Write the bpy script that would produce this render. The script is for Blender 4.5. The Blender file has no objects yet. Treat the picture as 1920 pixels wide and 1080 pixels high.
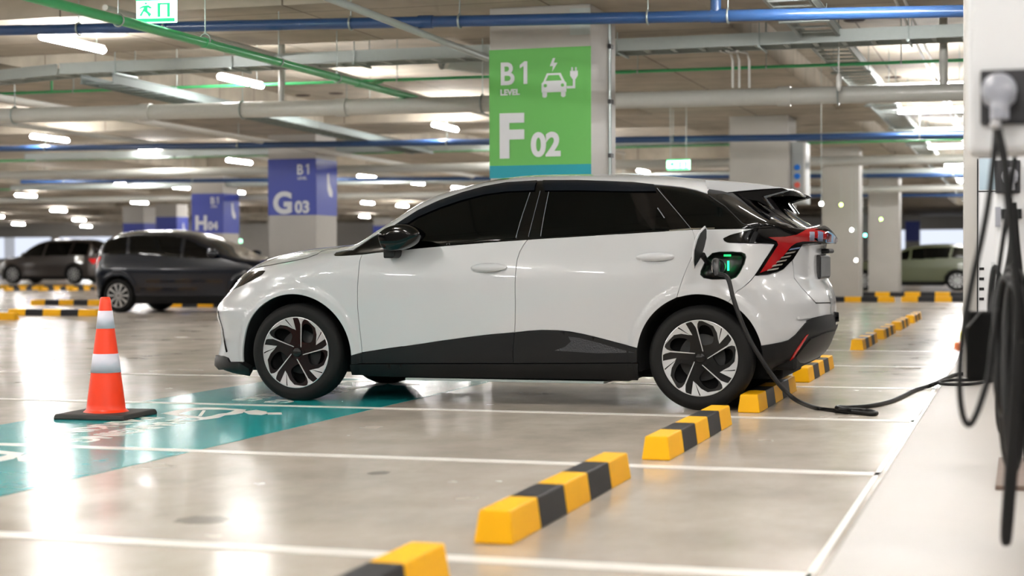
import bpy, math, random
import numpy as np
from mathutils import Vector, Matrix, geometry
random.seed(7)
PI = math.pi
scene = bpy.context.scene
col = scene.collection

# ------------------------------------------------------------------ camera
F_PX, YAW, PITCH, ROLL = 3105.2, 0.2992, -0.0176, -0.0038
CAM = np.array([1.8952, -10.0398, 0.9372])
def _axes():
    cy, sy, cp, sp = math.cos(YAW), math.sin(YAW), math.cos(PITCH), math.sin(PITCH)
    f = np.array([-sy*cp, cy*cp, sp]); r = np.array([cy, sy, 0.]); u = np.cross(r, f)
    return (math.cos(ROLL)*r+math.sin(ROLL)*u, -math.sin(ROLL)*r+math.cos(ROLL)*u, f)
AR, AU, AF = _axes()
cam_data = bpy.data.cameras.new('camera')
cam_data.sensor_width = 36.0
cam_data.lens = F_PX/1920*36
cam_data.clip_end = 400
cam_data.dof.use_dof = True
cam_data.dof.focus_distance = 10.75
cam_data.dof.aperture_fstop = 1.9
cam = bpy.data.objects.new('camera', cam_data)
M3 = Matrix(((AR[0], AU[0], -AF[0]), (AR[1], AU[1], -AF[1]), (AR[2], AU[2], -AF[2])))
cam.matrix_world = Matrix.Translation(Vector(CAM)) @ M3.to_4x4()
col.objects.link(cam)
scene.camera = cam

# ------------------------------------------------------------------ world, exposure
world = bpy.data.worlds.new('world'); scene.world = world; world.use_nodes = True
bg = world.node_tree.nodes['Background']
bg.inputs[0].default_value = (0.80, 0.86, 1.0, 1); bg.inputs[1].default_value = 0.4
scene.view_settings.view_transform = 'Standard'
scene.view_settings.look = 'None'
scene.view_settings.exposure = 1.42
scene.view_settings.gamma = 1.0
scene.view_settings.use_curve_mapping = False
LAMP = 60.0
scene.cycles.max_bounces = 8
scene.cycles.diffuse_bounces = 4
scene.cycles.sample_clamp_indirect = 6.0
scene.cycles.use_denoising = True

# ------------------------------------------------------------------ helpers
def ray(px, py):
    return AF + AR*(px-960)/F_PX - AU*(py-540)/F_PX
def at(ax, px, py, v):
    d = ray(px, py); t = (v-CAM[ax])/d[ax]; return CAM + t*d
def at_x(px, py, X): return at(0, px, py, X)
def at_y(px, py, Y): return at(1, px, py, Y)
def at_z(px, py, Z): return at(2, px, py, Z)
def px_of(P):
    d = np.array(P, float)-CAM; z = d@AF
    return 960+F_PX*(d@AR)/z, 540-F_PX*(d@AU)/z

def lin(c):
    return tuple((v/12.92 if v <= .04045 else ((v+.055)/1.055)**2.4) for v in c)
def hexc(h): return lin(tuple(int(h[i:i+2], 16)/255 for i in (0, 2, 4)))

MATS = {}
def mat(name, color, rough=.5, metal=0., coat=0., noise=0., nscale=20., emit=None, estr=0., bump=0., spec=.5, rnoise=0., coord='Object'):
    if name in MATS: return MATS[name]
    m = bpy.data.materials.new(name); m.use_nodes = True
    nt = m.node_tree; b = nt.nodes['Principled BSDF']
    c = hexc(color) if isinstance(color, str) else color
    b.inputs['Base Color'].default_value = (*c, 1)
    b.inputs['Roughness'].default_value = rough
    b.inputs['Metallic'].default_value = metal
    b.inputs['Specular IOR Level'].default_value = spec
    b.inputs['Coat Weight'].default_value = coat
    b.inputs['Coat Roughness'].default_value = .03
    if noise or bump or rnoise:
        tc = nt.nodes.new('ShaderNodeTexCoord'); n = nt.nodes.new('ShaderNodeTexNoise')
        n.inputs['Scale'].default_value = nscale; n.inputs['Detail'].default_value = 6
        nt.links.new(tc.outputs[coord], n.inputs['Vector'])
        if noise:
            mx = nt.nodes.new('ShaderNodeMix'); mx.data_type = 'RGBA'
            mx.inputs[6].default_value = (*[v*(1-noise) for v in c], 1)
            mx.inputs[7].default_value = (*[min(1, v*(1+noise)) for v in c], 1)
            nt.links.new(n.outputs['Fac'], mx.inputs[0]); nt.links.new(mx.outputs[2], b.inputs['Base Color'])
        if rnoise:
            mr = nt.nodes.new('ShaderNodeMapRange')
            mr.inputs['To Min'].default_value = max(0, rough-rnoise); mr.inputs['To Max'].default_value = rough+rnoise
            nt.links.new(n.outputs['Fac'], mr.inputs['Value']); nt.links.new(mr.outputs[0], b.inputs['Roughness'])
        if bump:
            bp = nt.nodes.new('ShaderNodeBump'); bp.inputs['Strength'].default_value = bump; bp.inputs['Distance'].default_value = .01
            nt.links.new(n.outputs['Fac'], bp.inputs['Height']); nt.links.new(bp.outputs['Normal'], b.inputs['Normal'])
    if emit:
        e = hexc(emit) if isinstance(emit, str) else emit
        b.inputs['Emission Color'].default_value = (*e, 1); b.inputs['Emission Strength'].default_value = estr
    MATS[name] = m
    return m

def tag(o, label=None, cat=None, group=None, kind=None):
    if label: o['label'] = label
    if cat: o['category'] = cat
    if group: o['group'] = group
    if kind: o['kind'] = kind
    return o
ORD = ['nearest', 'second nearest', 'third', 'fourth', 'fifth', 'sixth', 'seventh', 'eighth', 'ninth', 'tenth', 'eleventh', 'twelfth', 'thirteenth', 'fourteenth', 'fifteenth', 'sixteenth', 'seventeenth', 'eighteenth', 'nineteenth', 'twentieth', 'twenty first', 'twenty second']
def empty(name, loc=(0, 0, 0), rz=0., label=None, cat=None, group=None):
    o = bpy.data.objects.new(name, None); col.objects.link(o); o.empty_display_size = .1
    o.location = loc; o.rotation_euler = (0, 0, rz)
    return tag(o, label, cat, group)
def copy_tree(o, parent=None):
    c = o.copy(); col.objects.link(c)
    if parent is not None: c.parent = parent
    for ch in list(o.children): copy_tree(ch, c)
    return c

class MB:
    """collects simple solids and links them as ONE mesh object"""
    def __init__(s): s.v = []; s.f = []; s.mi = []; s.sm = []
    def add(s, vs, fs, mi=0, smooth=False):
        k = len(s.v); s.v += [tuple(map(float, v)) for v in vs]
        for f in fs: s.f.append(tuple(i+k for i in f)); s.mi.append(mi); s.sm.append(smooth)
        return s
    def box(s, x0, y0, z0, x1, y1, z1, mi=0):
        vs = [(x, y, z) for x in (x0, x1) for y in (y0, y1) for z in (z0, z1)]
        return s.add(vs, [(0, 1, 3, 2), (4, 6, 7, 5), (0, 4, 5, 1), (2, 3, 7, 6), (0, 2, 6, 4), (1, 5, 7, 3)], mi)
    def frustum(s, c, w0, d0, w1, d1, h, mi=0):
        x, y, z = c
        vs = [(x-w0/2, y-d0/2, z), (x+w0/2, y-d0/2, z), (x+w0/2, y+d0/2, z), (x-w0/2, y+d0/2, z),
              (x-w1/2, y-d1/2, z+h), (x+w1/2, y-d1/2, z+h), (x+w1/2, y+d1/2, z+h), (x-w1/2, y+d1/2, z+h)]
        return s.add(vs, [(0, 3, 2, 1), (4, 5, 6, 7), (0, 1, 5, 4), (1, 2, 6, 5), (2, 3, 7, 6), (3, 0, 4, 7)], mi)
    def tube(s, pts, r, n=12, mi=0, cap=True, closed=False):
        pts = [Vector(p) for p in pts]; m = len(pts); rs = r if isinstance(r, (list, tuple)) else [r]*m
        ups = None; vs = []
        for i, p in enumerate(pts):
            a = pts[(i-1) % m] if closed else pts[max(i-1, 0)]; b = pts[(i+1) % m] if closed else pts[min(i+1, m-1)]
            t = (b-a).normalized()
            if ups is None: ups = t.cross(Vector((0, 0, 1)) if abs(t.z) < .9 else Vector((1, 0, 0))).normalized()
            ups = (ups - t*ups.dot(t)).normalized(); w = t.cross(ups)
            for k in range(n):
                q = 2*PI*k/n; vs.append(p+(ups*math.cos(q)+w*math.sin(q))*rs[i])
        fs = [(i*n+k, i*n+(k+1) % n, (i+1)*n+(k+1) % n, (i+1)*n+k) for i in range(m-1) for k in range(n)]
        if closed: fs += [((m-1)*n+k, (m-1)*n+(k+1) % n, (k+1) % n, k) for k in range(n)]
        s.add(vs, fs, mi, True)
        if cap and not closed:
            s.add(vs[:n], [tuple(range(n))[::-1]], mi); s.add(vs[-n:], [tuple(range(n))], mi)
        return s
    def cyl(s, a, b, r, n=16, mi=0): return s.tube([a, b], r, n, mi)
    def lathe(s, prof, axis='z', c=(0, 0, 0), n=40, mi=0, smooth=True, closed=False):
        """prof: (radius, height) pairs"""
        vs = []
        for (r, h) in prof:
            for k in range(n):
                q = 2*PI*k/n; a, b = r*math.cos(q), r*math.sin(q)
                p = {'z': (a, b, h), 'y': (a, h, b), 'x': (h, a, b)}[axis]
                vs.append((c[0]+p[0], c[1]+p[1], c[2]+p[2]))
        m = len(prof); rng = m if closed else m-1
        fs = [(i*n+k, i*n+(k+1) % n, ((i+1) % m)*n+(k+1) % n, ((i+1) % m)*n+k) for i in range(rng) for k in range(n)]
        return s.add(vs, fs, mi, smooth)
    def prism(s, poly, a, b, f, mi=0):
        """poly of 2-D points lifted by f(p, h) at h=a and h=b"""
        n = len(poly); vs = [f(p, a) for p in poly]+[f(p, b) for p in poly]
        tri = geometry.tessellate_polygon([[Vector((p[0], p[1], 0)) for p in poly]])
        fs = [tuple(t) for t in tri]+[tuple(i+n for i in t)[::-1] for t in tri]
        fs += [(i, (i+1) % n, n+(i+1) % n, n+i) for i in range(n)]
        return s.add(vs, fs, mi)
    def build(s, name, mats, parent=None, bevel=0., bseg=2, loc=None, smooth_angle=None):
        me = bpy.data.meshes.new(name); me.from_pydata(s.v, [], s.f); 
        mats = mats if isinstance(mats, (list, tuple)) else [mats]
        for m in mats: me.materials.append(m)
        me.polygons.foreach_set('material_index', s.mi)
        me.polygons.foreach_set('use_smooth', [bool(q) for q in s.sm])
        me.update(); fix_normals(me)
        o = bpy.data.objects.new(name, me); col.objects.link(o)
        if parent is not None: o.parent = parent
        if loc is not None: o.location = loc
        if bevel:
            b = o.modifiers.new('bevel', 'BEVEL'); b.width = bevel; b.segments = bseg; b.limit_method = 'ANGLE'; b.angle_limit = .6
        return o
import bmesh
def fix_normals(me):
    bm = bmesh.new(); bm.from_mesh(me); bmesh.ops.recalc_face_normals(bm, faces=bm.faces); bm.to_mesh(me); bm.free()

def text_obj(txt, name, size, m, parent, loc, rot=(PI/2, 0, 0), bold=0., ext=.002, sx=1., align='LEFT', shear=0.):
    cu = bpy.data.curves.new('txt', 'FONT'); cu.body = txt; cu.size = size; cu.offset = bold; cu.extrude = ext; cu.align_x = align; cu.shear = shear
    cu.resolution_u = 6
    t = bpy.data.objects.new('txt', cu); col.objects.link(t)
    dg = bpy.context.evaluated_depsgraph_get(); me = bpy.data.meshes.new_from_object(t.evaluated_get(dg))
    me.name = name; col.objects.unlink(t); bpy.data.objects.remove(t)
    me.materials.clear(); me.materials.append(m)
    o = bpy.data.objects.new(name, me); col.objects.link(o); o.parent = parent
    o.location = loc; o.rotation_euler = rot; o.scale = (sx, 1, 1)
    return o
# ------------------------------------------------------------------ materials of the place
def floor_material():
    m = bpy.data.materials.new('polished_concrete'); m.use_nodes = True; nt = m.node_tree; b = nt.nodes['Principled BSDF']
    N = nt.nodes.new; L = nt.links.new
    tc = N('ShaderNodeTexCoord')
    n1 = N('ShaderNodeTexNoise'); n1.inputs['Scale'].default_value = .55; n1.inputs['Detail'].default_value = 8; n1.inputs['Roughness'].default_value = .62
    n2 = N('ShaderNodeTexNoise'); n2.inputs['Scale'].default_value = 5.; n2.inputs['Detail'].default_value = 9; n2.inputs['Roughness'].default_value = .7
    mp = N('ShaderNodeMapping'); mp.inputs['Scale'].default_value = (1., .55, 1)
    L(tc.outputs['Object'], n1.inputs['Vector']); L(tc.outputs['Object'], mp.inputs[0]); L(mp.outputs[0], n2.inputs['Vector'])
    r1 = N('ShaderNodeValToRGB'); e = r1.color_ramp.elements
    e[0].position = .30; e[0].color = (*hexc('a79d92'), 1); e[1].position = .72; e[1].color = (*hexc('c3bbb1'), 1)
    L(n1.outputs['Fac'], r1.inputs[0])
    r2 = N('ShaderNodeValToRGB'); e = r2.color_ramp.elements
    e[0].position = .33; e[0].color = (.87, .86, .85, 1); e[1].position = .62; e[1].color = (1.01, 1.005, 1.0, 1)
    L(n2.outputs['Fac'], r2.inputs[0])
    mx = N('ShaderNodeMix'); mx.data_type = 'RGBA'; mx.blend_type = 'MULTIPLY'; mx.inputs[0].default_value = 1
    L(r1.outputs[0], mx.inputs[6]); L(r2.outputs[0], mx.inputs[7]); L(mx.outputs[2], b.inputs['Base Color'])
    n3 = N('ShaderNodeTexNoise'); n3.inputs['Scale'].default_value = 1.7; n3.inputs['Detail'].default_value = 5
    L(tc.outputs['Object'], n3.inputs['Vector'])
    mr = N('ShaderNodeMapRange'); mr.inputs['From Min'].default_value = .3; mr.inputs['From Max'].default_value = .7
    mr.inputs['To Min'].default_value = .15; mr.inputs['To Max'].default_value = .28
    L(n3.outputs['Fac'], mr.inputs['Value']); L(mr.outputs[0], b.inputs['Roughness'])
    n4 = N('ShaderNodeTexNoise'); n4.inputs['Scale'].default_value = 7; n4.inputs['Detail'].default_value = 3
    L(tc.outputs['Object'], n4.inputs['Vector'])
    bp = N('ShaderNodeBump'); bp.inputs['Strength'].default_value = .04; bp.inputs['Distance'].default_value = .008
    L(n4.outputs['Fac'], bp.inputs['Height']); L(bp.outputs['Normal'], b.inputs['Normal'])
    b.inputs['Specular IOR Level'].default_value = .24
    return m
def ceiling_material():
    m = bpy.data.materials.new('board_marked_concrete'); m.use_nodes = True; nt = m.node_tree; b = nt.nodes['Principled BSDF']
    N = nt.nodes.new; L = nt.links.new
    tc = N('ShaderNodeTexCoord')
    br = N('ShaderNodeTexBrick'); br.offset = .0; br.inputs['Scale'].default_value = 1.
    br.inputs['Color1'].default_value = (*hexc('c0b7a8'), 1); br.inputs['Color2'].default_value = (*hexc('b1a898'), 1)
    br.inputs['Mortar'].default_value = (*hexc('6e6358'), 1); br.inputs['Mortar Size'].default_value = .010
    br.inputs['Brick Width'].default_value = 2.4; br.inputs['Row Height'].default_value = 1.2
    L(tc.outputs['Object'], br.inputs['Vector'])
    n = N('ShaderNodeTexNoise'); n.inputs['Scale'].default_value = 2.2; n.inputs['Detail'].default_value = 8
    L(tc.outputs['Object'], n.inputs['Vector'])
    r = N('ShaderNodeValToRGB'); e = r.color_ramp.elements; e[0].position = .3; e[0].color = (.72, .72, .72, 1); e[1].position = .7; e[1].color = (1, 1, 1, 1)
    L(n.outputs['Fac'], r.inputs[0])
    mx = N('ShaderNodeMix'); mx.data_type = 'RGBA'; mx.blend_type = 'MULTIPLY'; mx.inputs[0].default_value = 1
    L(br.outputs[0], mx.inputs[6]); L(r.outputs[0], mx.inputs[7]); L(mx.outputs[2], b.inputs['Base Color'])
    b.inputs['Roughness'].default_value = .8
    return m
M_floor = floor_material(); M_ceil = ceiling_material()
M_col = mat('column_paint', 'b3b0ab', .55, noise=.07, nscale=3)
M_walk = mat('walkway_concrete', 'a29d98', .5, noise=.15, nscale=1.6, bump=.05, rnoise=.08)
M_white_line = mat('white_road_paint', 'e6e2dc', .3, noise=.08, nscale=9)
M_turq = mat('turquoise_floor_paint', '249fa3', .17, noise=.08, nscale=3, rnoise=.05, spec=.3)
M_yellow = mat('yellow_paint', 'f4b400', .5, noise=.05, nscale=12, spec=.3)
M_black_paint = mat('black_paint', '202023', .5, noise=.15, nscale=12, spec=.3)
M_orange = mat('orange_plastic', 'ff3d10', .38, noise=.04)
M_reflect = mat('white_reflective_band', 'd6d2e0', .35)
M_rubber = mat('black_rubber', '2c2b2a', .7, noise=.12)
M_galv = mat('galvanised_steel', 'a9b4b2', .38, metal=.75, noise=.08)
M_white_tray = mat('pale_grey_steel', 'b4bdbb', .45, metal=.2, noise=.05)
M_blue_pipe = mat('blue_pipe_paint', '274876', .32, noise=.06, coat=.3)
M_green_pipe = mat('green_pipe_paint', '3fae6b', .35, noise=.05, coat=.3)
M_grey_pipe = mat('pale_grey_pipe', 'b9bab4', .4, noise=.05, coat=.2)
M_lampbody = mat('white_lamp_housing', 'd8d8d4', .5)
M_glow = mat('lamp_diffuser', 'ffffff', .5, emit=(1., .98, .955), estr=LAMP)
M_sign_green = mat('sign_green', '63b256', .4, noise=.02)
M_sign_dgreen = mat('sign_green_band', '4f9f47', .4, noise=.02)
M_sign_teal = mat('sign_teal', '0093a5', .4, noise=.02)
M_sign_blue = mat('sign_blue', '3a49a8', .4, noise=.03)
M_sign_white = mat('sign_white', 'd9dbe0', .45, noise=.02)
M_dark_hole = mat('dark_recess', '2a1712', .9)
M_exit = mat('lit_exit_green', '0fb060', .5, emit='18c860', estr=1.0)
M_exit_w = mat('lit_exit_white', 'dfffee', .5, emit='b0ffd6', estr=2.2)
M_grey_plastic = mat('grey_enclosure', 'a7acac', .45)

# ------------------------------------------------------------------ the setting
WX = 1.335
def struct(o): o['kind'] = 'structure'; return o
f = MB(); f.add([(-75, -22, 0), (WX+.002, -22, 0), (WX+.002, 90, 0), (-75, 90, 0)], [(0, 1, 2, 3)]); struct(f.build('floor', M_floor))
f = MB(); f.box(WX, -22, -.05, 24, 90, .022); struct(f.build('floor_walkway', M_walk, bevel=.012))
Z_SLAB, Z_BEAM = 3.72, 3.34
f = MB(); f.add([(-75, -22, Z_SLAB), (24, -22, Z_SLAB), (24, 90, Z_SLAB), (-75, 90, Z_SLAB)], [(3, 2, 1, 0)]); struct(f.build('ceiling', M_ceil))
f = MB(); f.box(-75, 90, 0, 24, 90.2, 1.1); f.box(-75, 90, 2.55, 24, 90.2, Z_SLAB)
for a, b_ in ((-75, -67), (-62.3, -61.7), (-57, -5), (-1, 24)): f.box(a, 90, 1.1, b_, 90.2, 2.55)
struct(f.build('wall_back', M_col))
f = MB(); f.box(-75.2, -22, 0, -75, 90, Z_SLAB)
struct(f.build('wall_left', M_col))
f = MB(); f.box(24, -22, 0, 24.2, 90, Z_SLAB); struct(f.build('wall_right', M_col))
f = MB(); f.box(-75, -22.2, 0, 24, -22, Z_SLAB); struct(f.build('wall_front', M_col))
k = 0
for i in range(-1, 8):
    x = -2.5-9.0*i; k += 1
    f = MB(); f.box(x-1.5, -22, Z_BEAM, x+1.5, 90, Z_SLAB+.02); struct(f.build('ceiling_beam', M_ceil))
for j in range(-2, 7):
    y = 5.63+12.85*j
    f = MB(); f.box(-75, y-1.3, Z_BEAM+.004, 24, y+1.3, Z_SLAB+.02); struct(f.build('ceiling_beam', M_ceil))

# ------------------------------------------------------------------ floor marks
ROWY = [-.35+2.405*i for i in range(-3, 9)]
where = ['nearest the camera, cut by the lower edge', 'across the floor in front of the white hatchback', 'just in front of the white hatchback wheels',
         'behind the white hatchback, first beyond it']
for i, y in enumerate(ROWY):
    if i > 6: continue
    f = MB(); x0, x1 = -5.5, WX-.03
    if i > 5: x0 = -3.5
    f.box(x0, y-.05, .0005, x1, y+.05, .003)
    o = f.build('bay_line', M_white_line)
    lab = {1: 'white painted bay line nearest the camera at the bottom of the photo', 2: 'white painted bay line crossing the floor in front of the orange cone',
           3: 'white painted bay line just in front of the white hatchback wheels', 4: 'white painted bay line beneath the rear of the white hatchback on its far side'}.get(i)
    if lab is None: tag(o, 'white painted bay line receding across the bays behind the white hatchback' if i > 4 else 'white painted bay line on the floor beside the camera', 'floor line', 'bay lines beyond the car' if i > 4 else None)
    else: tag(o, lab, 'floor line')
f = MB(); f.box(WX-.05, -8, .0006, WX-.028, 40, .003)
tag(f.build('edge_line', M_white_line), 'thin pale line along the foot of the grey walkway edge', 'floor line')
f = MB(); f.box(-3.68, -14, .0004, -1.99, 2.05, .0018)
tq = tag(f.build('charging_bay_strip', M_turq), 'turquoise painted strip crossing the parking bays under the orange cone', 'floor marking')
def strip_art(dy):
    for line, xo, yo, sz, wid in (('CHARGING', -2.87, -1.88, .25, 1.36), ('PARKING', -3.15, -1.86, .25, 1.2)):
        t = text_obj(line, 'lettering', sz, M_white_line, tq, (0, 0, 0), (0, 0, -PI/2), bold=.006, ext=.0003, align='CENTER')
        t.scale = (wid/max(.1, t.dimensions.x if t.dimensions.x else 1), 1, 1); t.location = (xo, yo+dy, .0022)
    def G(pts): return [(at_z(x, y, 0)[0], at_z(x, y, 0)[1]+dy) for x, y in pts]
    fz = lambda p, h: (p[0], p[1], .0022+h)
    out = G([(302, 776), (328, 770), (355, 765.5), (385, 764.5), (415, 765), (462, 768.5), (455, 775), (440, 778), (422, 779.5), (410, 784), (385, 787.5), (345, 782)])
    inn = G([(335, 776.5), (350, 772.5), (368, 769.3), (390, 768.6), (415, 768.8), (440, 770), (432, 773), (425, 775), (410, 776.5), (398, 780), (383, 782.5), (355, 779.5)])
    m = MB(); n = len(out); vs = [fz(p, 0) for p in out]+[fz(p, 0) for p in inn]
    m.add(vs, [(i, (i+1) % n, n+(i+1) % n, n+i) for i in range(n)])
    m.prism(G([(380, 770), (386, 770), (378, 781), (371, 781)]), 0, .0003, fz)
    m.prism(G([(455, 772), (480, 769), (500, 772), (503, 776), (490, 779), (466, 777.5)]), 0, .0003, fz)
    m.prism(G([(500, 774), (528, 774), (529, 778), (502, 778)]), 0, .0003, fz)
    m.build('car_symbol', M_white_line, tq)
for dy in (0, -2.405, 2.405): strip_art(dy)
def stain(px, py, w, l):
    P = at_z(px, py, 0); m = MB(); n = 28; random.seed(int(px))
    m.add([(P[0]+w*math.cos(2*PI*i/n)*random.uniform(.8, 1.1), P[1]+l*math.sin(2*PI*i/n)*random.uniform(.8, 1.1), .0006) for i in range(n)], [tuple(range(n))])
    return m.build('oil_stain', MATS['stain'])
ms = bpy.data.materials.new('stain'); ms.use_nodes = True; ms.node_tree.nodes['Principled BSDF'].inputs['Base Color'].default_value = (*hexc('5a5048'), 1)
ms.node_tree.nodes['Principled BSDF'].inputs['Alpha'].default_value = .38; ms.node_tree.nodes['Principled BSDF'].inputs['Roughness'].default_value = .25; MATS['stain'] = ms
tag(stain(378, 975, .10, .10), 'dark oval oil stain on concrete left of the nearest striped wheel stop', 'stain')
tag(stain(712, 887, .05, .07), 'small dark oil stain on concrete in front of the white hatchback sill', 'stain')

# ------------------------------------------------------------------ wheel stops
def make_stop():
    t = empty('wheel_stop')
    L = 1.72; n = 5
    for i in range(n):
        y0, y1 = -L/2+L*i/n, -L/2+L*(i+1)/n
        m = MB(); a, b, h = .068, .053, .11
        ea = .012 if i == 0 else 0; eb = .012 if i == n-1 else 0
        m.add([(-a, y0, 0), (a, y0, 0), (a, y1, 0), (-a, y1, 0), (-b, y0+ea, h), (b, y0+ea, h), (b, y1-eb, h), (-b, y1-eb, h)],
              [(0, 3, 2, 1), (4, 5, 6, 7), (0, 1, 5, 4), (1, 2, 6, 5), (2, 3, 7, 6), (3, 0, 4, 7)])
        m.build('black_band' if i % 2 else 'yellow_band', M_black_paint if i % 2 else M_yellow, t, bevel=.006)
    return t
stop0 = make_stop()
STOPS = [(.235, -6.35, 'striped wheel stop at the bottom edge of the photo, cut off by the frame'),
         (.235, -4.02, 'striped wheel stop on bare floor, second nearest, in front of the car'),
         (.27, -1.66, 'striped wheel stop just before the white hatchback rear tyre'),
         (.312, .80, 'striped wheel stop touched by the charging cable behind the rear tyre'),
         (.30, 3.33, 'striped wheel stop half hidden under the white hatchback rear bumper'),
         (.30, 7.75, 'striped wheel stop nearest of the far row beyond the rear bumper'),
         (.32, 10.15, 'striped wheel stop second of the far row beyond the rear bumper'),
         (.34, 12.55, 'striped wheel stop third of the far row beyond the rear bumper'),
         (.36, 14.95, 'striped wheel stop at the far end of the far row beyond the rear bumper')]
def put_stop(x, y, rz, label, group=None, used=[0]):
    o = stop0 if not used[0] else copy_tree(stop0); used[0] = 1
    o.location = (x, y, .0005); o.rotation_euler = (0, 0, rz)
    tag(o, label, 'wheel stop', group); return o
for x, y, l in STOPS: put_stop(x, y, 0, l)
FAR = [(38, 163, 592, 'striped wheel stop left of the orange cone, the nearer of two'), (78, 176, 572, 'striped wheel stop left of the orange cone, the farther of two'),
       (-120, 8, 599, 'striped wheel stop at the left edge of the photo, only its end showing'),
       (350, 425, 576, 'striped wheel stop beneath the dark blue hatchback'),
       (1545, 1654, 566, 'striped wheel stop behind the white rear bumper, left of a gap'), (1716, 1822, 566, 'striped wheel stop low at the right, beside the pale charger cabinet'),
       (1622, 1688, 556, 'striped wheel stop at the foot of the far right column'), (1730, 1805, 556, 'striped wheel stop before the pale green saloon')]
for a, b, y, l in FAR:
    A, Bq = at_z(a, y, 0), at_z(b, y, 0)
    put_stop((A[0]+Bq[0])/2, (A[1]+Bq[1])/2, PI/2, l)
for i, xx in enumerate((10, 40, 76, 104, 132, 160)):
    P = at_z(xx, 541+(i % 2)*3, 0)
    put_stop(P[0], P[1], 0 if i % 2 else PI/2, 'small striped wheel stop on the floor before the brown off roader', 'wheel stops before the brown off roader')
# ------------------------------------------------------------------ columns with their signs
def plane_f(y):               # maps 2-D (x, z) points to a plane facing the camera side
    return lambda p, h: (p[0], y-h, p[1])
def ev_icon(parent, x, z, w, y, m_w, m_bg):
    """car with bolt and plug, w wide, upper left corner x,z"""
    s = w/100.
    def P(pts): return [(x+a*s, z-b*s) for a, b in pts]
    b = MB()
    b.prism(P([(30, 0), (36, 0), (32, 12), (42, 12), (28, 34), (30, 20), (22, 20)]), 0, .003, plane_f(y))
    b.prism(P([(14, 38), (50, 38), (60, 58), (65, 64), (65, 86), (0, 86), (0, 64), (5, 58)]), 0, .003, plane_f(y))
    b.prism(P([(2, 84), (14, 84), (14, 96), (11, 99), (5, 99), (2, 96)]), 0, .003, plane_f(y))
    b.prism(P([(51, 84), (63, 84), (63, 96), (60, 99), (54, 99), (51, 96)]), 0, .003, plane_f(y))
    b.prism(P([(66, 72), (82, 72), (82, 54), (88, 54), (88, 78), (66, 78)]), 0, .003, plane_f(y))
    b.prism(P([(75, 34), (95, 34), (95, 46), (89, 55), (81, 55), (75, 46)]), 0, .003, plane_f(y))
    b.prism(P([(78, 25), (82, 25), (82, 35), (78, 35)]), 0, .003, plane_f(y)); b.prism(P([(88, 25), (92, 25), (92, 35), (88, 35)]), 0, .003, plane_f(y))
    o = b.build('car_symbol', m_w, parent)
    c = MB()
    c.prism(P([(18, 43), (46, 43), (53, 57), (11, 57)]), .003, .005, plane_f(y))
    for cx in (10, 55):
        c.prism(P([(cx+4.5*math.cos(q*PI/5), 69+4.5*math.sin(q*PI/5)) for q in range(10)]), .003, .005, plane_f(y))
    c.build('symbol_cutout', m_bg, parent)
CX0, CZ0, CZ1 = 1.0, 1.83, 2.94
def one_glyph(parent, x, z, h, y):
    w = h*.30
    m = MB(); m.prism([(x+w, z), (x+w, z+h), (x+w*.55, z+h), (x-w*.15, z+h*.84), (x-w*.15, z+h*.70), (x+w*.42, z+h*.80), (x+w*.42, z)], 0, .003, plane_f(y)); m.build('lettering', M_sign_white, parent)
def column(X0, Y0, W, label, letter=None, num=None, style=None, side_icon=False, shelf=True, z0=CZ0, z1=CZ1):
    """X0,Y0 = near left corner"""
    t = empty('concrete_column', (X0+W/2, Y0+W/2, 0), 0, label, 'column')
    L = W/2
    MB().box(-L, -L, 0, L, L, Z_BEAM).build('shaft', M_col, t, bevel=.012)
    if style:
        bgm = M_sign_green if style == 'green' else M_sign_blue
        yb = -L-.004
        zt, zb = z1, z0
        m = MB(); m.box(-L-.004, -L-.004, zb, L+.004, -L+.0, zt)
        if style != 'green': m.box(L-.0, -L-.004, zb, L+.004, L+.004, zt)
        s = m.build('painted_sign', bgm, t)
        if style == 'green':
            MB().box(-L-.004, yb-.0012, zb-.12, L+.004, -L, zb).build('teal_band', M_sign_teal, s)
            q = yb-.006
            text_obj('B', 'lettering', .30, M_sign_white, s, (-.40, q, zt-.335), bold=.006, sx=.9); one_glyph(s, -.185, zt-.335, .215, q+.003)
            text_obj('LEVEL', 'lettering', .075, M_sign_white, s, (-.392, q, zt-.435), bold=.003)
            text_obj('F', 'lettering', .57, M_sign_white, s, (-.42, q, zt-1.02), bold=.022, sx=.98)
            text_obj('02', 'lettering', .305, M_sign_white, s, (-.085, q, zt-1.02), bold=.012, sx=.95)
            ev_icon(s, .02, zt-.10, .375, yb-.0005, M_sign_white, M_sign_green)
        else:
            q = yb-.004
            if letter:
                text_obj('B', 'lettering', .27, M_sign_white, s, (.10, q, zt-.30), bold=.006, sx=.9); one_glyph(s, .30, zt-.30, .195, q+.003)
                text_obj('LEVEL', 'lettering', .075, M_sign_white, s, (.12, q, zt-.40), bold=.002)
                text_obj(letter, 'lettering', .56, M_sign_white, s, (-.40, q, zt-1.03), bold=.022)
                text_obj(num, 'lettering', .31, M_sign_white, s, (.02 if letter != 'G' else .06, q, zt-1.03), bold=.012)
            if side_icon:
                m = MB(); fx = lambda p, h: (L+.004+h, p[0], p[1])
                m.prism([(.02, zt-.28), (.10, zt-.25), (.14, zt-.45), (.28, zt-.62), (.26, zt-.72), (.12, zt-.70), (.03, zt-.58)], 0, .003, fx)
                m.build('side_symbol', M_sign_white, s)
    return t
cF = column(-3.0, 5.13, 1.0, 'concrete column behind the white hatchback with the green F 02 sign', 'F', '02', 'green')
m = MB(); m.tube([(.506, .22, z) for z in (1.75, 2.5, Z_BEAM)], .022, 12)
m.build('conduit', M_galv, cF)
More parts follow.
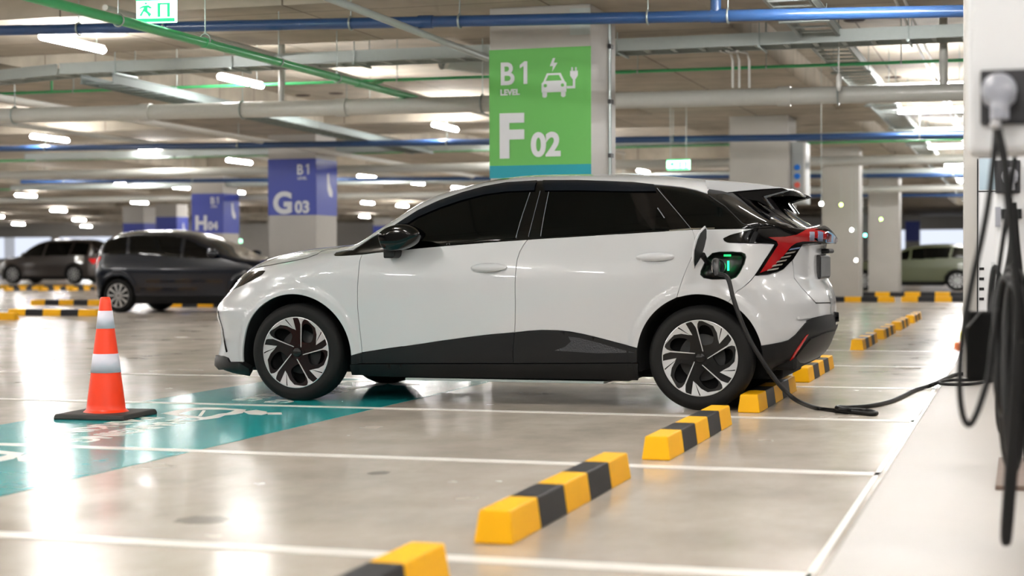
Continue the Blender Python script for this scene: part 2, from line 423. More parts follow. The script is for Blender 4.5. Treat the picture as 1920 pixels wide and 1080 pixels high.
for z in (1.95, 2.48, 3.02):
    MB().box(.50, .17, z-.02, .535, .27, z+.02).build('conduit_clamp', mat('dark_clamp', '3a3c3e', .5), cF)
MB().box(.50, .08, 1.62, .60, .36, 1.75).build('junction_box', M_grey_plastic, cF, bevel=.006)
MB().box(.30, -.503, 3.05, .50, -.50, 3.3).build('corner_patch', M_white_tray, cF)
column(-12.0, 19.1, 1.0, 'concrete column at centre left with the blue G 03 sign', 'G', '03', 'blue', True, z0=1.79, z1=2.87)
column(-20.9, 32.7, 1.0, 'concrete column above the dark blue hatchback with the blue H 04 sign', 'H', '04', 'blue', True, z0=1.70, z1=2.84)
def col_px(l, r, W, label, **k):
    Y = 2.
    while at_y(r, 480, Y)[0]-at_y(l, 480, Y)[0] < W: Y += .02
    return column(at_y(l, 480, Y)[0], Y, W, label, **k)
c3 = column(-2.87, 17.95, 1.0, 'plain concrete column beyond the rear roof spoiler, with a grey control panel on its side')
# control panel on the right face of that column
t = empty('control_panel', (-1.86, 18.55, 1.85), 0, 'grey control panel with coloured round lamps on the column side above the spoiler', 'control panel')
MB().box(0, -.3, 0, .24, .3, 1.05).build('enclosure', M_grey_plastic, t, bevel=.01)
MB().box(.20, -.305, .02, .235, -.30, 1.03).build('door_edge', M_lampbody, t)
for i, (c, e) in enumerate((('1f6fc9', 0), ('1f6fc9', 0), ('c9584a', 0), ('d8862e', 0))):
    MB().cyl((.10, -.30, .62-.15*i), (.10, -.33, .62-.15*i), .05, 16).build('pilot_lamp', mat('pilot_'+c, c, .3, emit=c, estr=.04), t)
col_px(1541, 1611, .8, 'pale concrete column right of the white hatchback tail, nearer of two')
col_px(1628, 1686, .8, 'pale concrete column right of the white hatchback tail, farther of two')
col_px(1697, 1724, .8, 'distant column with a blue sign above the pale green saloon', style='blue', z0=1.85, z1=3.0)
col_px(293, 332, 1.0, 'distant column with a blue sign left of the H 04 column', style='blue', side_icon=True, z0=1.7, z1=2.8)
col_px(231, 270, 1.05, 'distant column with a blue sign low behind the dark blue hatchback roof', style='blue', z0=1.6, z1=2.6)
col_px(700, 730, 1.0, 'distant column with a blue sign behind the white hatchback windscreen pillar', style='blue', side_icon=True, z0=1.7, z1=2.9)
for (l, r, w_) in ((8, 20, .6), (388, 404, .7)):
    col_px(l, r, w_, 'slim distant column ' + ('at the far left above the white car' if l < 100 else 'just right of the H 04 sign'))

# ------------------------------------------------------------------ lamps
def make_lamp():
    t = empty('batten_lamp')
    MB().box(-.60, -.016, .044, .60, .016, .07).build('housing', M_lampbody, t, bevel=.008)
    m = MB(); ring = [(.045*math.sin(q*PI/8-PI/2)*1., .035+.05*-math.cos(q*PI/8-PI/2)) for q in range(9)]
    prof = [(-.59, .6), (-.585, .85), (-.57, 1.), (.57, 1.), (.585, .85), (.59, .6)]
    n = 12
    vs = [(x, .042*s*math.cos(2*PI*k/n), .012+.036*s*math.sin(2*PI*k/n)) for x, s in prof for k in range(n)]
    m.add(vs, [(i*n+k, i*n+(k+1) % n, (i+1)*n+(k+1) % n, (i+1)*n+k) for i in range(5) for k in range(n)], 0, True)
    m.add(vs[:n], [tuple(range(n))]); m.add(vs[-n:], [tuple(range(n))])
    m.build('diffuser', M_glow, t)
    for s in (-.45, .45): MB().cyl((s, 0, .08), (s, 0, Z_SLAB-3.17), .006, 6).build('suspension_rod', M_galv, t)
    return t
lamp0 = make_lamp(); first = [1]
def lamp(x, y, rz, label, group, z=3.17):
    o = lamp0 if first[0] else copy_tree(lamp0); first[0] = 0
    o.location = (x, y, z); o.rotation_euler = (0, 0, rz); return tag(o, label, 'ceiling lamp', group)
LAB = {(-7.5, 1): ('lit batten lamp at the upper left, just under the blue pipe', None), (-7.5, 2): ('lit batten lamp at upper left, just above the thin green pipe', None),
       (-7.5, 4): ('lit batten lamp left of the green F 02 sign, above the car roof', None)}
ROWS = {-7.5: 'receding', -15.2: 'second receding', -23: 'third receding', -31: 'fourth receding', -39.5: 'fifth receding', -48: 'sixth receding', -57: 'leftmost receding'}
for rx, y0, y1 in ((-7.5, -15, 45), (-15.2, -15, 62), (-23, -3, 75), (-31, 5, 80), (-39.5, 15, 85), (-48, 20, 88), (-57, 25, 88)):
    k = 0
    for i in range(-4, 24):
        y = 1.2+3.85*i
        if y < y0 or y > y1: continue
        if rx < -30 and i % 2: continue
        if y < 1 and rx > -10 or y < -3: l, g = 'lit batten lamp overhead to the left of the camera, above the photo', 'batten lamps overhead left of the camera'
        else:
            k += 1
            l, g = LAB.get((rx, i), ('%s lit batten lamp of the %s' % (ORD[k-1] if k < 23 else 'farthest', ROWS[rx]+(' row left of the green sign' if rx == -7.5 else ' row leftward of the green sign')), 'batten lamps over the left bays'))
        lamp(rx, y, PI/2, l, g)
for i, y in enumerate((12.4, 16.1, 20.3, 24.7, 28.4, 32.2, 36.2, 40.2, 44.5, 52, 60, 68)):
    if i == 1: lamp(.65, y, 0, 'lit batten lamp at upper right, biggest of the crosswise row', None)
    elif i == 0: lamp(.65, y, 0, 'lit batten lamp hidden behind the thick grey drain pipe at upper right', None)
    else: lamp(.65, y, 0, ORD[i]+' crosswise lit batten lamp in the row receding at the right', 'crosswise batten lamps at the right')
for i, (x, y) in enumerate(((1.0, -3.6), (1.0, -7.6), (1.0, -11.5), (1.0, .6), (.5, 3.6), (-3.4, -6.8), (3.9, -5.5), (3.9, -1.5), (3.9, -9.5), (-3.4, -3.0), (-3.4, -10.5), (7.5, -8), (7.5, 0), (7.5, 8), (7.5, 20), (-6.9, -18), (.5, -18), (7.5, 32))):  # unseen overhead lamps, added to raise the light on car and floor
    lamp(x, y, 0 if x > -1 else PI/2, 'lit batten lamp overhead out of view, added for fill light', 'batten lamps added out of view for fill light')

# ------------------------------------------------------------------ pipes
def line_px(ax, v, p, q, ext0=0., ext1=0.):
    A, B = Vector(at(ax, *p, v)), Vector(at(ax, *q, v)); d = (B-A)
    return A-d*ext0, B+d*ext1
def pipe(name, A, B, r, m, label, cat='pipe', couplings=0, group=None, n=14):
    t = empty(name, A, 0, label, cat, group)
    b = MB(); b.cyl((0, 0, 0), B-A, r, n); b.build('run', m, t)
    d = (B-A)
    for i in range(couplings):
        p = d*((i+.5)/couplings); u = d.normalized()
        b = MB(); b.cyl(p-u*.07, p+u*.07, r*1.16, n); b.build('coupling', m, t)
    return t
hang0 = None
def make_hanger():
    t = empty('pipe_hanger')
    MB().cyl((0, 0, .06), (0, 0, 1), .006, 6).build('rod', M_galv, t)
    m = MB(); m.tube([(0, .058*math.cos(q*PI/10), .058*math.sin(q*PI/10)) for q in range(20)], .008, 6, closed=True); m.build('clevis_ring', M_galv, t)
    return t
hang0 = make_hanger(); hused = [0]
def hanger(x, y, z, r, label, group, rz=0):
    o = hang0 if not hused[0] else copy_tree(hang0); hused[0] = 1
    o.location = (x, y, z); o.rotation_euler = (0, 0, rz)
    s = (r+.006)/.058
    for c in o.children:
        if c.name.startswith('clevis'): c.scale = (1.2, s, s)
        else: c.scale = (1, 1, (Z_SLAB-z if True else 1)); 
    return tag(o, label, 'hanger', group)
def hangers_along(A, B, r, n, label, group, rz=0, t0=.04, t1=.96):
    for i in range(n):
        t = t0+(t1-t0)*i/max(1, n-1); p = A+(B-A)*t
        hanger(p.x, p.y, p.z, r, label+(', %s from the left' % ('first' if i == 0 else 'second' if i == 1 else ORD[i])), group, rz)
BY = 12.85
# blue pipe across the top
A, B = line_px(1, 4.3, (0, 57), (1750, 22), .25, .25)
bp = pipe('blue_pipe', A, B, .052, M_blue_pipe, 'thick blue pipe crossing the top of the photo before the green sign', couplings=5)
T = Vector(at_y(1342, 22, 4.3))-A
m = MB(); m.tube([T, T+Vector((0, 0, .16))], .047, 16); m.build('tee_branch', M_blue_pipe, bp)
m = MB(); m.tube([T+Vector((0, 0, .13)), T+Vector((0, 0, .17))], .062, 16); m.build('rubber_collar', M_rubber, bp)
for xx, l in ((148, 'at the far left'), (310, 'beside the exit sign'), (658, 'left of the green sign'), (862, 'just left of the green F 02 sign'), (1215, 'right of the green sign'), (1365, 'beside the blue pipe branch')):
    P = Vector(at_y(xx, 57-(xx/1750)*35, 4.3)); hanger(P.x, P.y, P.z, .055, 'steel ring hanger on the thick blue pipe '+l, None)
for k, z in ((1, 0), (2, 0), (3, 0)):
    A2, B2 = A+Vector((-14, BY*k-.9, -.22)), B+Vector((6, BY*k-.9, -.22))
    pipe('blue_pipe', A2, B2, .055, M_blue_pipe, ('blue pipe crossing behind the green sign, first beyond the nearest', 'dark blue pipe crossing beyond the G 03 column', 'farthest dark blue pipe crossing over the parked brown car')[k-1], n=10)
    hangers_along(A2, B2, .06, 9, 'steel hanger on the '+('blue pipe behind the green sign', 'dark blue pipe beyond G 03', 'farthest blue pipe')[k-1], 'hangers on the far blue pipes')
# long cable trays
def tray(A, B, w, h, name, m, label, rung=.30, side=None):
    """ladder tray from A to B (bottom centre line), w wide, h high"""
    t = empty(name, A, 0, label, 'cable tray')
    d = B-A; L = d.length; u = d.normalized(); s = Vector((-u.y, u.x, 0)).normalized()*(w/2)
    for sg in (-1, 1):
        b = MB(); o = s*sg; th = s.normalized()*.004
        for (za, zb, tt) in ((0, h, .004), (0, .012, .016), (h-.012, h, .016)):
            q = s.normalized()*tt
            vs = [o+q*a+Vector((0, 0, z))+u*l for l in (0, L) for a in (-1, 1) for z in (za, zb)]
            b.add(vs, [(0, 1, 3, 2), (4, 6, 7, 5), (0, 4, 5, 1), (2, 3, 7, 6), (0, 2, 6, 4), (1, 5, 7, 3)])
        b.build('side_rail', m, t)
    n = min(90, int(L/rung))
    for i in range(n):
        p = u*(rung*(i+.5)); q = u*.022; b = MB()
        vs = [p+a*q+o*.98*s+Vector((0, 0, z)) for a in (-1, 1) for o in (-1, 1) for z in (.012, .030)]
        b.add(vs, [(0, 1, 3, 2), (4, 6, 7, 5), (0, 4, 5, 1), (2, 3, 7, 6), (0, 2, 6, 4), (1, 5, 7, 3)])
        b.build('rung', m, t)
    return t
def tray_rods(A, B, w, n, label, group):
    d = B-A; u = d.normalized(); s = Vector((-u.y, u.x, 0)).normalized()*(w/2+.02)
    for i in range(n):
        p = A+d*((i+.5)/n)
        t = empty('tray_support', p, 0, label+', '+('leftmost' if i == 0 and 'long' in label else ORD[i]), 'hanger', group)
        m = MB(); m.cyl(s, s+Vector((0, 0, Z_SLAB-p.z)), .006, 6); m.build('rod', M_galv, t)
        m = MB(); m.cyl(-s, -s+Vector((0, 0, Z_SLAB-p.z)), .006, 6); m.build('rod', M_galv, t)
        m = MB(); m.cyl(-s*1.15+Vector((0, 0, -.015)), s*1.15+Vector((0, 0, -.015)), .016, 6); m.build('cross_bar', M_galv, t)
A = Vector(at_y(130, 133, 7.4)); B = Vector(at_y(1850, 84, 7.4)); A.z = B.z = (A.z+B.z)/2
tray(A, B, .42, .13, 'ladder_tray', M_white_tray, 'long pale cable ladder crossing the photo behind the thick blue pipe')
tray_rods(A, B, .42, 7, 'threaded rod pair carrying the long pale cable ladder', 'supports of the long cable ladder')
A1 = A.copy(); B1 = Vector((A.x-1.6, A.y+.5, A.z))
tray(A1, B1, .36, .13, 'ladder_tray', M_white_tray, 'short pale cable ladder bending off at the upper left edge')
A3 = Vector((-8.35, A.y-.5, A.z-.16)); B3 = Vector((-9.3, A.y+13, A.z-.16))
tray(A3, B3, .40, .11, 'ladder_tray', mat('dull_zinc', '788382', .6), 'pale cable ladder running away into the distance at upper left')
for k in (1, 2):
    tray(A+Vector((-9*k, BY*k, -.1)), B+Vector((4, BY*k, -.1)), .4, .13, 'ladder_tray', M_white_tray,
         ('cable ladder crossing above the G 03 column', 'farthest cable ladder crossing above the H 04 column')[k-1], rung=.5)
A = Vector((-.08, -1, 3.20)); B = Vector((-.2, 60, 3.2))
tray(A, B, .38, .10, 'ladder_tray', M_white_tray, 'steel cable ladder running away overhead at the upper right', rung=.35)
tray_rods(A, A+(B-A)*.6, .38, 8, 'rod pair carrying the receding cable ladder at right', 'supports of the receding cable ladder')
A = Vector((.75, 1, 3.12)); B = Vector((.6, 60, 3.12))
# white conduits running away, upper right
for i, dx in enumerate((.78, .86)):
    pipe('conduit', Vector((dx, 2, 3.3)), Vector((dx-.1, 50, 3.3)), .016, M_lampbody, ('left', 'right')[i]+' one of two thin pale conduits sloping at the upper right', n=8)
# grey drain pipe
A, B = line_px(1, 8.1, (100, 215), (1700, 175), .25, .25)
gp = pipe('drain_pipe', A, B, .094, M_grey_pipe, 'thick pale grey drain pipe crossing behind the green F 02 sign', couplings=6, n=24)
for xx in (28, 455, 905, 1572):
    P = Vector(at_y(xx, 215-(xx-100)*.025, 8.1)); hanger(P.x, P.y, P.z, .097, 'steel ring hanger on the thick grey drain pipe', 'hangers of the thick grey drain pipe')
pipe('drop_pipe', Vector(at_y(528, 195, 8.1)), Vector(at_y(528, 60, 8.1)), .035, M_grey_pipe, 'short vertical grey pipe rising from the thick drain pipe')
pipe('drop_pipe', Vector(at_y(1769, 160, 8.1)), Vector(at_y(1769, 20, 8.1)), .045, M_grey_pipe, 'vertical grey pipe at upper right rising from the drain pipe')
for k in (1, 2):
    pipe('drain_pipe', A+Vector((-12*k, BY*k, .02)), B+Vector((4, BY*k, .02)), .09, M_grey_pipe, ('second grey drain pipe crossing above the G 03 column', 'farthest grey drain pipe crossing above the H 04 column')[k-1], n=12)
for i, x in enumerate((1374, 1386, 1405)):
    P = Vector(at_y(x-(22 if i > 5 else 0), 165, 8.05)); Q = Vector(at_y(x-6, 95, 7.5))
    t = empty('conduit', P, 0, ('leftmost', 'middle', 'rightmost')[i]+' of three bent conduits dropping onto the grey drain pipe', 'conduit')
    m = MB(); m.tube([(0, 0, 0), (0, 0, .30), (-.02, -.03, .38), Q-P+Vector((-.10, 0, .0))], .014, 8); m.build('tube', M_lampbody, t)
# green pipes
A, B = line_px(0, -5, (80, 0), (770, 182), .35, .02)
g1 = pipe('green_pipe', A, B, .040, M_green_pipe, 'thick green pipe running diagonally away at the upper left', couplings=3)
for j, (xx, yy) in enumerate(((222, 38), (385, 74), (523, 115), (632, 146))):
    P = Vector(at_x(xx, yy, -5)); hanger(P.x, P.y, P.z, .043, ('nearest', 'second', 'third', 'farthest')[j]+' steel hanger on the diagonal green pipe', 'hangers of the diagonal green pipe', PI/2)
A, B = line_px(1, 9.1, (20, 175), (1800, 113), .1, .25)
g2 = pipe('green_pipe', A, B, .019, M_green_pipe, 'thin green pipe crossing the whole photo behind the green sign', couplings=6, n=10)
hangers_along(A, B, .02, 11, 'thin steel hanger on the thin green pipe', 'hangers of the thin green pipe')
P = Vector(at_y(97, 172, 9.1)); pipe('green_riser', P, P+Vector((0, 0, .3)), .017, M_green_pipe, 'short green riser standing on the thin green pipe at left', n=8)
P = Vector(at_y(715, 152, 9.1)); pipe('green_riser', P, P+Vector((0, -.5, -.12)), .03, M_green_pipe, 'short green link between the diagonal and the thin green pipe', n=8)
for k in (1, 2):
    pipe('green_pipe', A+Vector((-10*k, BY*k, 0)), B+Vector((4, BY*k, 0)), .025, M_green_pipe, ('thin green pipe crossing above the G 03 column', 'farthest thin green pipe crossing above the H 04 column')[k-1], n=8)
# grey pipes running away
A, B = line_px(0, -3.4, (590, -14), (912, 109), .1, .0)
pipe('grey_pipe', A, B, .033, M_white_tray, 'slim grey pipe sloping down to the green F 02 sign', n=10)
A = Vector(at_z(270, 228, 3.0)); B = Vector(at_z(905, 333, 3.0))
pipe('grey_pipe', A-(B-A)*.35, B, .048, M_lampbody, 'long pale grey pipe sloping away under the thick drain pipe at left', n=12)
pipe('grey_pipe', Vector((-6.2, 3.5, 3.27)), Vector((-6.6, 26, 3.27)), .03, M_grey_pipe, 'thin grey pipe running away behind the diagonal green pipe', n=8)
pipe('grey_pipe', Vector((-14.0, 5, 3.2)), Vector((-14.8, 60, 3.2)), .045, M_grey_pipe, 'pale grey pipe running away over the far left bays', n=8)
# duct with an open mouth
t = empty('air_duct', Vector(at_y(832, 104, 9.2)), 0, 'round grey air duct with an open mouth left of the green sign', 'duct')
d = Vector((1.7, 1.5, -.17)); dn = d.normalized()
m = MB(); m.tube([(0, 0, 0), d], .165, 32, cap=False); m.tube([dn*.005, d], .150, 32, cap=False); m.build('duct_tube', M_white_tray, t)
m = MB(); m.tube([dn*-.01, dn*.03], [.172, .172], 32, cap=False); m.tube([dn*-.01, dn*.03], [.148, .148], 32, cap=False); m.build('mouth_ring', M_lampbody, t)
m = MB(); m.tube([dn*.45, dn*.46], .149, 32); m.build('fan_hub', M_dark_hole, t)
# recesses in the slab
for i, (xx, yy) in enumerate(((212, 95), (315, 90), (568, 180), (1602, 40), (1675, 146), (1725, 224), (630, 176), (110, 245), (1592, 30))):
    P = at_z(xx, yy, Z_SLAB-.012)
    if i == 8: continue
    m = MB(); m.lathe([(0, -.0), (.11, 0), (.13, .012)], 'z', (0, 0, 0), 24)
    o = m.build('slab_recess', M_dark_hole, loc=(P[0], P[1], P[2])); tag(o, 'small dark round recess in the concrete ceiling', 'recess', 'dark round recesses in the ceiling')
# exit signs
def exit_sign(P, w, h, label, rz=0):
    t = empty('exit_sign', P, rz, label, 'exit sign')
    MB().box(-w/2, -.03, -h/2, w/2, .03, h/2).build('case', M_exit_w, t, bevel=.004)
    m = MB(); m.box(-w/2, -.034, -h/2, w/2, -.031, -h/2+h*.16); m.box(-w/2, -.034, h*.4, w/2, -.031, h/2)
    fx = lambda p, q: (p[0]*w, -.031-q, p[1]*h)
    m.prism([(-.30, .30), (-.24, .34), (-.2, .28), (-.25, .24)], 0, .003, fx)
    m.prism([(-.32, .2), (-.18, .22), (-.08, .1), (-.14, .06), (-.2, .12), (-.2, -.02), (-.1, -.16), (-.16, -.3), (-.22, -.14), (-.3, -.05), (-.36, -.25), (-.42, -.22), (-.34, 0), (-.3, .12), (-.4, .06), (-.43, .1)], 0, .003, fx)
    m.prism([(.05, .3), (.38, .3), (.38, -.3), (.3, -.3), (.3, .22), (.13, .22), (.13, -.3), (.05, -.3)], 0, .003, fx)
    m.build('running_figure_pictogram', M_exit, t)
    for s in (-1, 1): MB().cyl((s*w*.35, 0, h/2), (s*w*.35, 0, Z_SLAB-P[2]), .006, 6).build('rod', M_galv, t)
exit_sign(Vector(at_z(294, 20, 3.05)), .34, .20, 'lit green and white exit sign at the top left behind the green pipe', .15)
exit_sign(Vector(at_y(1272, 309, 15.6)), .36, .16, 'lit green exit sign above the white hatchback roof, right of the column')
exit_sign(Vector(at_z(448, 452, 2.0)), .34, .2, 'tiny lit green exit sign between the dark hatchback and the G 03 column')
# small lights
for i, (xx, yy, Y, c, l) in enumerate(((1577, 384, 30, 'c8ff50', 'tiny lit yellow green lamp on the nearer pale column'), (1652, 411, 38, '9dff50', 'tiny lit green lamp on the farther pale column'),
                                  (1540, 382, 17, 'f4fff0', 'tiny bright white lamp beside the control panel'), (1597, 431, 28, 'f4fff4', 'tiny white lamp left of the farther pale column, upper'),
                                  (1605, 488, 28, 'fff8ea', 'tiny white lamp left of the farther pale column, lower'), (1622, 441, 34, '50ffd0', 'tiny turquoise lamp between the two pale columns'))):
    P = Vector(at_y(xx, yy, Y-4.6 if Y < 34 else Y-5.5)); m = MB()
    m.lathe([(0.0, -.03), (.02, -.024), (.03, 0), (.02, .024), (0, .03)], 'z', (0, 0, 0), 10)
    t = empty('indicator_lamp', P, 0, l, 'indicator lamp'); m.build('lens', mat('ind_'+c, c, .5, emit=c, estr=14), t)
    MB().cyl((0, 0, .02), (0, 0, Z_SLAB-P.z), .004, 6).build('rod', M_galv, t)
t = empty('work_light', Vector(at_y(1573, 155, 7.6)), 0, 'small white lamp holder hanging on a cord at upper right', 'lamp')
m = MB(); m.lathe([(0, -.09), (.018, -.085), (.03, -.03), (.028, .06), (.012, .1), (0, .1)], 'z', (0, 0, 0), 14); m.build('holder', M_lampbody, t)
MB().cyl((0, 0, .08), (0, 0, Z_SLAB-t.location.z), .006, 6).build('cord', M_lampbody, t)

# ------------------------------------------------------------------ traffic cone
t = empty('traffic_cone', (-3.345, -1.30, .0019), math.radians(4), 'orange traffic cone with two white bands on a black base, on turquoise paint', 'traffic cone')
m = MB(); m.frustum((0, 0, 0), .46, .46, .44, .44, .032); m.build('base', M_rubber, t, bevel=.010)
H = .715
def cr(z): return .118-(.118-.030)*(z-.03)/(H-.03)
prof = [(.135, .031), (.128, .036), (.119, .045)]+[(cr(z), z) for z in np.linspace(.05, H-.01, 24)]+[(cr(H)-.004, H), (cr(H)-.012, H+.002), (cr(H)-.016, H-.01), (cr(H)-.014, H-.1)]
m = MB(); m.lathe(prof, 'z', n=56); m.build('body', M_orange, t)
for z0, z1 in ((.267, .379), (.529, .635)):
    m = MB(); m.lathe([(cr(z0)+.0005, z0), (cr(z0)+.0022, z0), (cr(z1)+.0022, z1), (cr(z1)+.0005, z1)], 'z', n=56); m.build('reflective_band', M_reflect, t)
# ------------------------------------------------------------------ car body surface
M_white_car = mat('white_car_paint', 'babcbf', .25, coat=.7)
M_gloss_black = mat('gloss_black_trim', '030304', .07, spec=.45)
M_glass = mat('tinted_glass', '010202', .04, spec=.28)
M_visor = mat('smoked_visor', '0b1119', .14, spec=.4)
M_clad = mat('charcoal_cladding', '101113', .5, spec=.3)
M_clad_dark = mat('black_sill_plastic', '0b0c0d', .5, spec=.3)
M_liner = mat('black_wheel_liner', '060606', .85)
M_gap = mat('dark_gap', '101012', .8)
M_tyre = mat('tyre_rubber', '0d0d0d', .7, noise=.1, nscale=40, spec=.3)
M_rimblack = mat('gloss_black_wheel', '060607', .2, spec=.4)
M_rimsilver = mat('machined_silver', 'c9cbcd', .28, metal=.55)
M_red_lens = mat('red_tail_lens', '8c0f14', .1, coat=1)
M_chrome = mat('chrome', 'd8dadc', .08, metal=1)

def curve(pts, sm=.03):
    xs = np.array([p[0] for p in pts], float); ys = np.array([p[1] for p in pts], float)
    h = np.diff(xs); d = np.diff(ys)/h; m = np.zeros(len(xs)); m[0] = d[0]; m[-1] = d[-1]
    for i in range(1, len(xs)-1):
        if d[i-1]*d[i] > 0:
            w1 = 2*h[i]+h[i-1]; w2 = h[i]+2*h[i-1]; m[i] = (w1+w2)/(w1/d[i-1]+w2/d[i])
    g = np.arange(xs[0]-.3, xs[-1]+.3, .004)
    k = np.clip(np.searchsorted(xs, g)-1, 0, len(xs)-2); t = np.clip((g-xs[k])/h[k], 0, 1)
    o = (2*t**3-3*t**2+1)*ys[k]+(t**3-2*t**2+t)*h[k]*m[k]+(-2*t**3+3*t**2)*ys[k+1]+(t**3-t**2)*h[k]*m[k+1]
    o = np.where(g < xs[0], ys[0]+(g-xs[0])*m[0], o); o = np.where(g > xs[-1], ys[-1]+(g-xs[-1])*m[-1], o)
    if sm:
        n = int(3*sm/.004); kk = np.exp(-.5*(np.arange(-n, n+1)*.004/sm)**2); kk /= kk.sum()
        oo = np.convolve(np.pad(o, n, mode='edge'), kk, 'valid'); o[n:-n] = oo[n:-n]
    return (g, o)
def ev(c, x): return np.interp(x, c[0], c[1])
UC = .75
class Body:
    """half width of a car body as a function of length x and height z; u runs round the corners"""
    crease = None
    def __init__(s, **k): s.__dict__.update(k)
    def side(s, x, z):
        zb = ev(s.belt, x); y = ev(s.prof, np.minimum(z, zb))*(1-s.taper*np.abs((x-s.xm)/2.1)**4)
        d = np.maximum(z-zb, 0.); y = y-s.tumble*(d-.02*(1-np.exp(-d/.02)))
        z0 = ev(s.z0, x); zt = ev(s.top, x)
        v = np.clip((z-z0)/np.maximum(zt-z0, .02), 0, 1); y = y*np.maximum(1-v**s.m, 0)**(1/s.m)
        for xw in s.wheels:
            r = np.hypot(x-xw, z-s.wz); t = np.clip((s.r_out-r)/.045, 0, 1); t = t*t*(3-2*t)
            y = y+s.fl*t
        return y
    def ends(s, x, z):
        return ev(s.xf, z)+ev(s.rf, z), ev(s.rf, z), ev(s.xr, z)-ev(s.rr, z), ev(s.rr, z)
    def Y(s, x, z):
        a, rf, b, rr = s.ends(x, z)
        v = np.clip((a-x)/rf, 0, 1); e = np.maximum(1-v**s.nf, 0)**(1/s.nf)
        v = np.clip((x-b)/rr, 0, 1); e = e*np.maximum(1-v**s.nr, 0)**(1/s.nr)
        return s.side(x, z)*e
    def u_of(s, x, z):
        a, rf, b, rr = s.ends(x, z)
        if x < a: return a-rf*UC*math.asin(min(1, ((a-x)/rf))**(s.nf/2))
        if x > b: return b+rr*UC*math.asin(min(1, ((x-b)/rr))**(s.nr/2))
        return x
    def u0(s, z): a, rf, b, rr = s.ends(0, z); return a-rf*UC*PI/2*.9999
    def u1(s, z): a, rf, b, rr = s.ends(0, z); return b+rr*UC*PI/2*.9999
    def P(s, u, z):
        """arrays u,z -> (x, half width)"""
        u = np.asarray(u, float); z = np.asarray(z, float)
        a, rf, b, rr = s.ends(0, z)
        th = np.clip((a-u)/(rf*UC), 0, PI/2); tr = np.clip((u-b)/(rr*UC), 0, PI/2)
        x = np.where(u < a, a-rf*np.sin(th)**(2/s.nf), np.where(u > b, b+rr*np.sin(tr)**(2/s.nr), u))
        e = np.where(u < a, np.maximum(np.cos(th), 0)**(2/s.nf), np.where(u > b, np.maximum(np.cos(tr), 0)**(2/s.nr), 1.))
        return x, s.side(x, z)*e
    def XYZ(s, u, z, sgn=-1):
        x, y = s.P(u, z); return np.stack([x, sgn*y, np.broadcast_to(z, x.shape)], -1)
    def N(s, u, z, sgn=-1):
        h = .004; du = s.XYZ(u+h, z, sgn)-s.XYZ(u-h, z, sgn); dz = s.XYZ(u, z+h, sgn)-s.XYZ(u, z-h, sgn)
        n = np.cross(du, dz)*(-sgn); l = np.linalg.norm(n, axis=-1, keepdims=True); n = n/np.maximum(l, 1e-9)
        return n
    def z_up(s, x, y):
        """height of the upper surface at x, |y|"""
        lo = float(ev(s.z0, x)); hi = float(ev(s.top, x)); 
        for _ in range(26):
            mid = (lo+hi)/2
            if s.Y(x, mid) > y: lo = mid
            else: hi = mid
        return (lo+hi)/2

def inside(p, poly):
    x, y = p; c = False; n = len(poly); j = n-1
    for i in range(n):
        xi, yi = poly[i]; xj, yj = poly[j]
        if (yi > y) != (yj > y) and x < (xj-xi)*(y-yi)/(yj-yi)+xi: c = not c
        j = i
    return c
def densify(poly, step):
    out = []; n = len(poly)
    for i in range(n):
        a = np.array(poly[i]); b = np.array(poly[(i+1) % n]); k = max(1, int(np.linalg.norm(b-a)/step+.5))
        for j in range(k): out.append(tuple(a+(b-a)*j/k))
    return out
def area(poly):
    return sum(poly[i][0]*poly[(i+1) % len(poly)][1]-poly[(i+1) % len(poly)][0]*poly[i][1] for i in range(len(poly)))/2
def smooth_poly(poly, it=1):
    """Chaikin corner cutting"""
    for _ in range(it):
        o = []; n = len(poly)
        for i in range(n):
            a = np.array(poly[i]); b = np.array(poly[(i+1) % n]); o += [tuple(a*.75+b*.25), tuple(a*.25+b*.75)]
        poly = o
    return poly
def shrink(poly, d):
    if area(poly) < 0: poly = poly[::-1]
    n = len(poly); o = []
    for i in range(n):
        p, a, b = np.array(poly[i]), np.array(poly[i-1]), np.array(poly[(i+1) % n])
        t1 = (p-a)/max(1e-9, np.linalg.norm(p-a)); t2 = (b-p)/max(1e-9, np.linalg.norm(b-p))
        n1 = np.array([-t1[1], t1[0]]); n2 = np.array([-t2[1], t2[0]]); m = n1+n2
        k = m@m
        m = m*(2/k) if k > .6 else n1
        o.append(tuple(p+m*d))
    return o
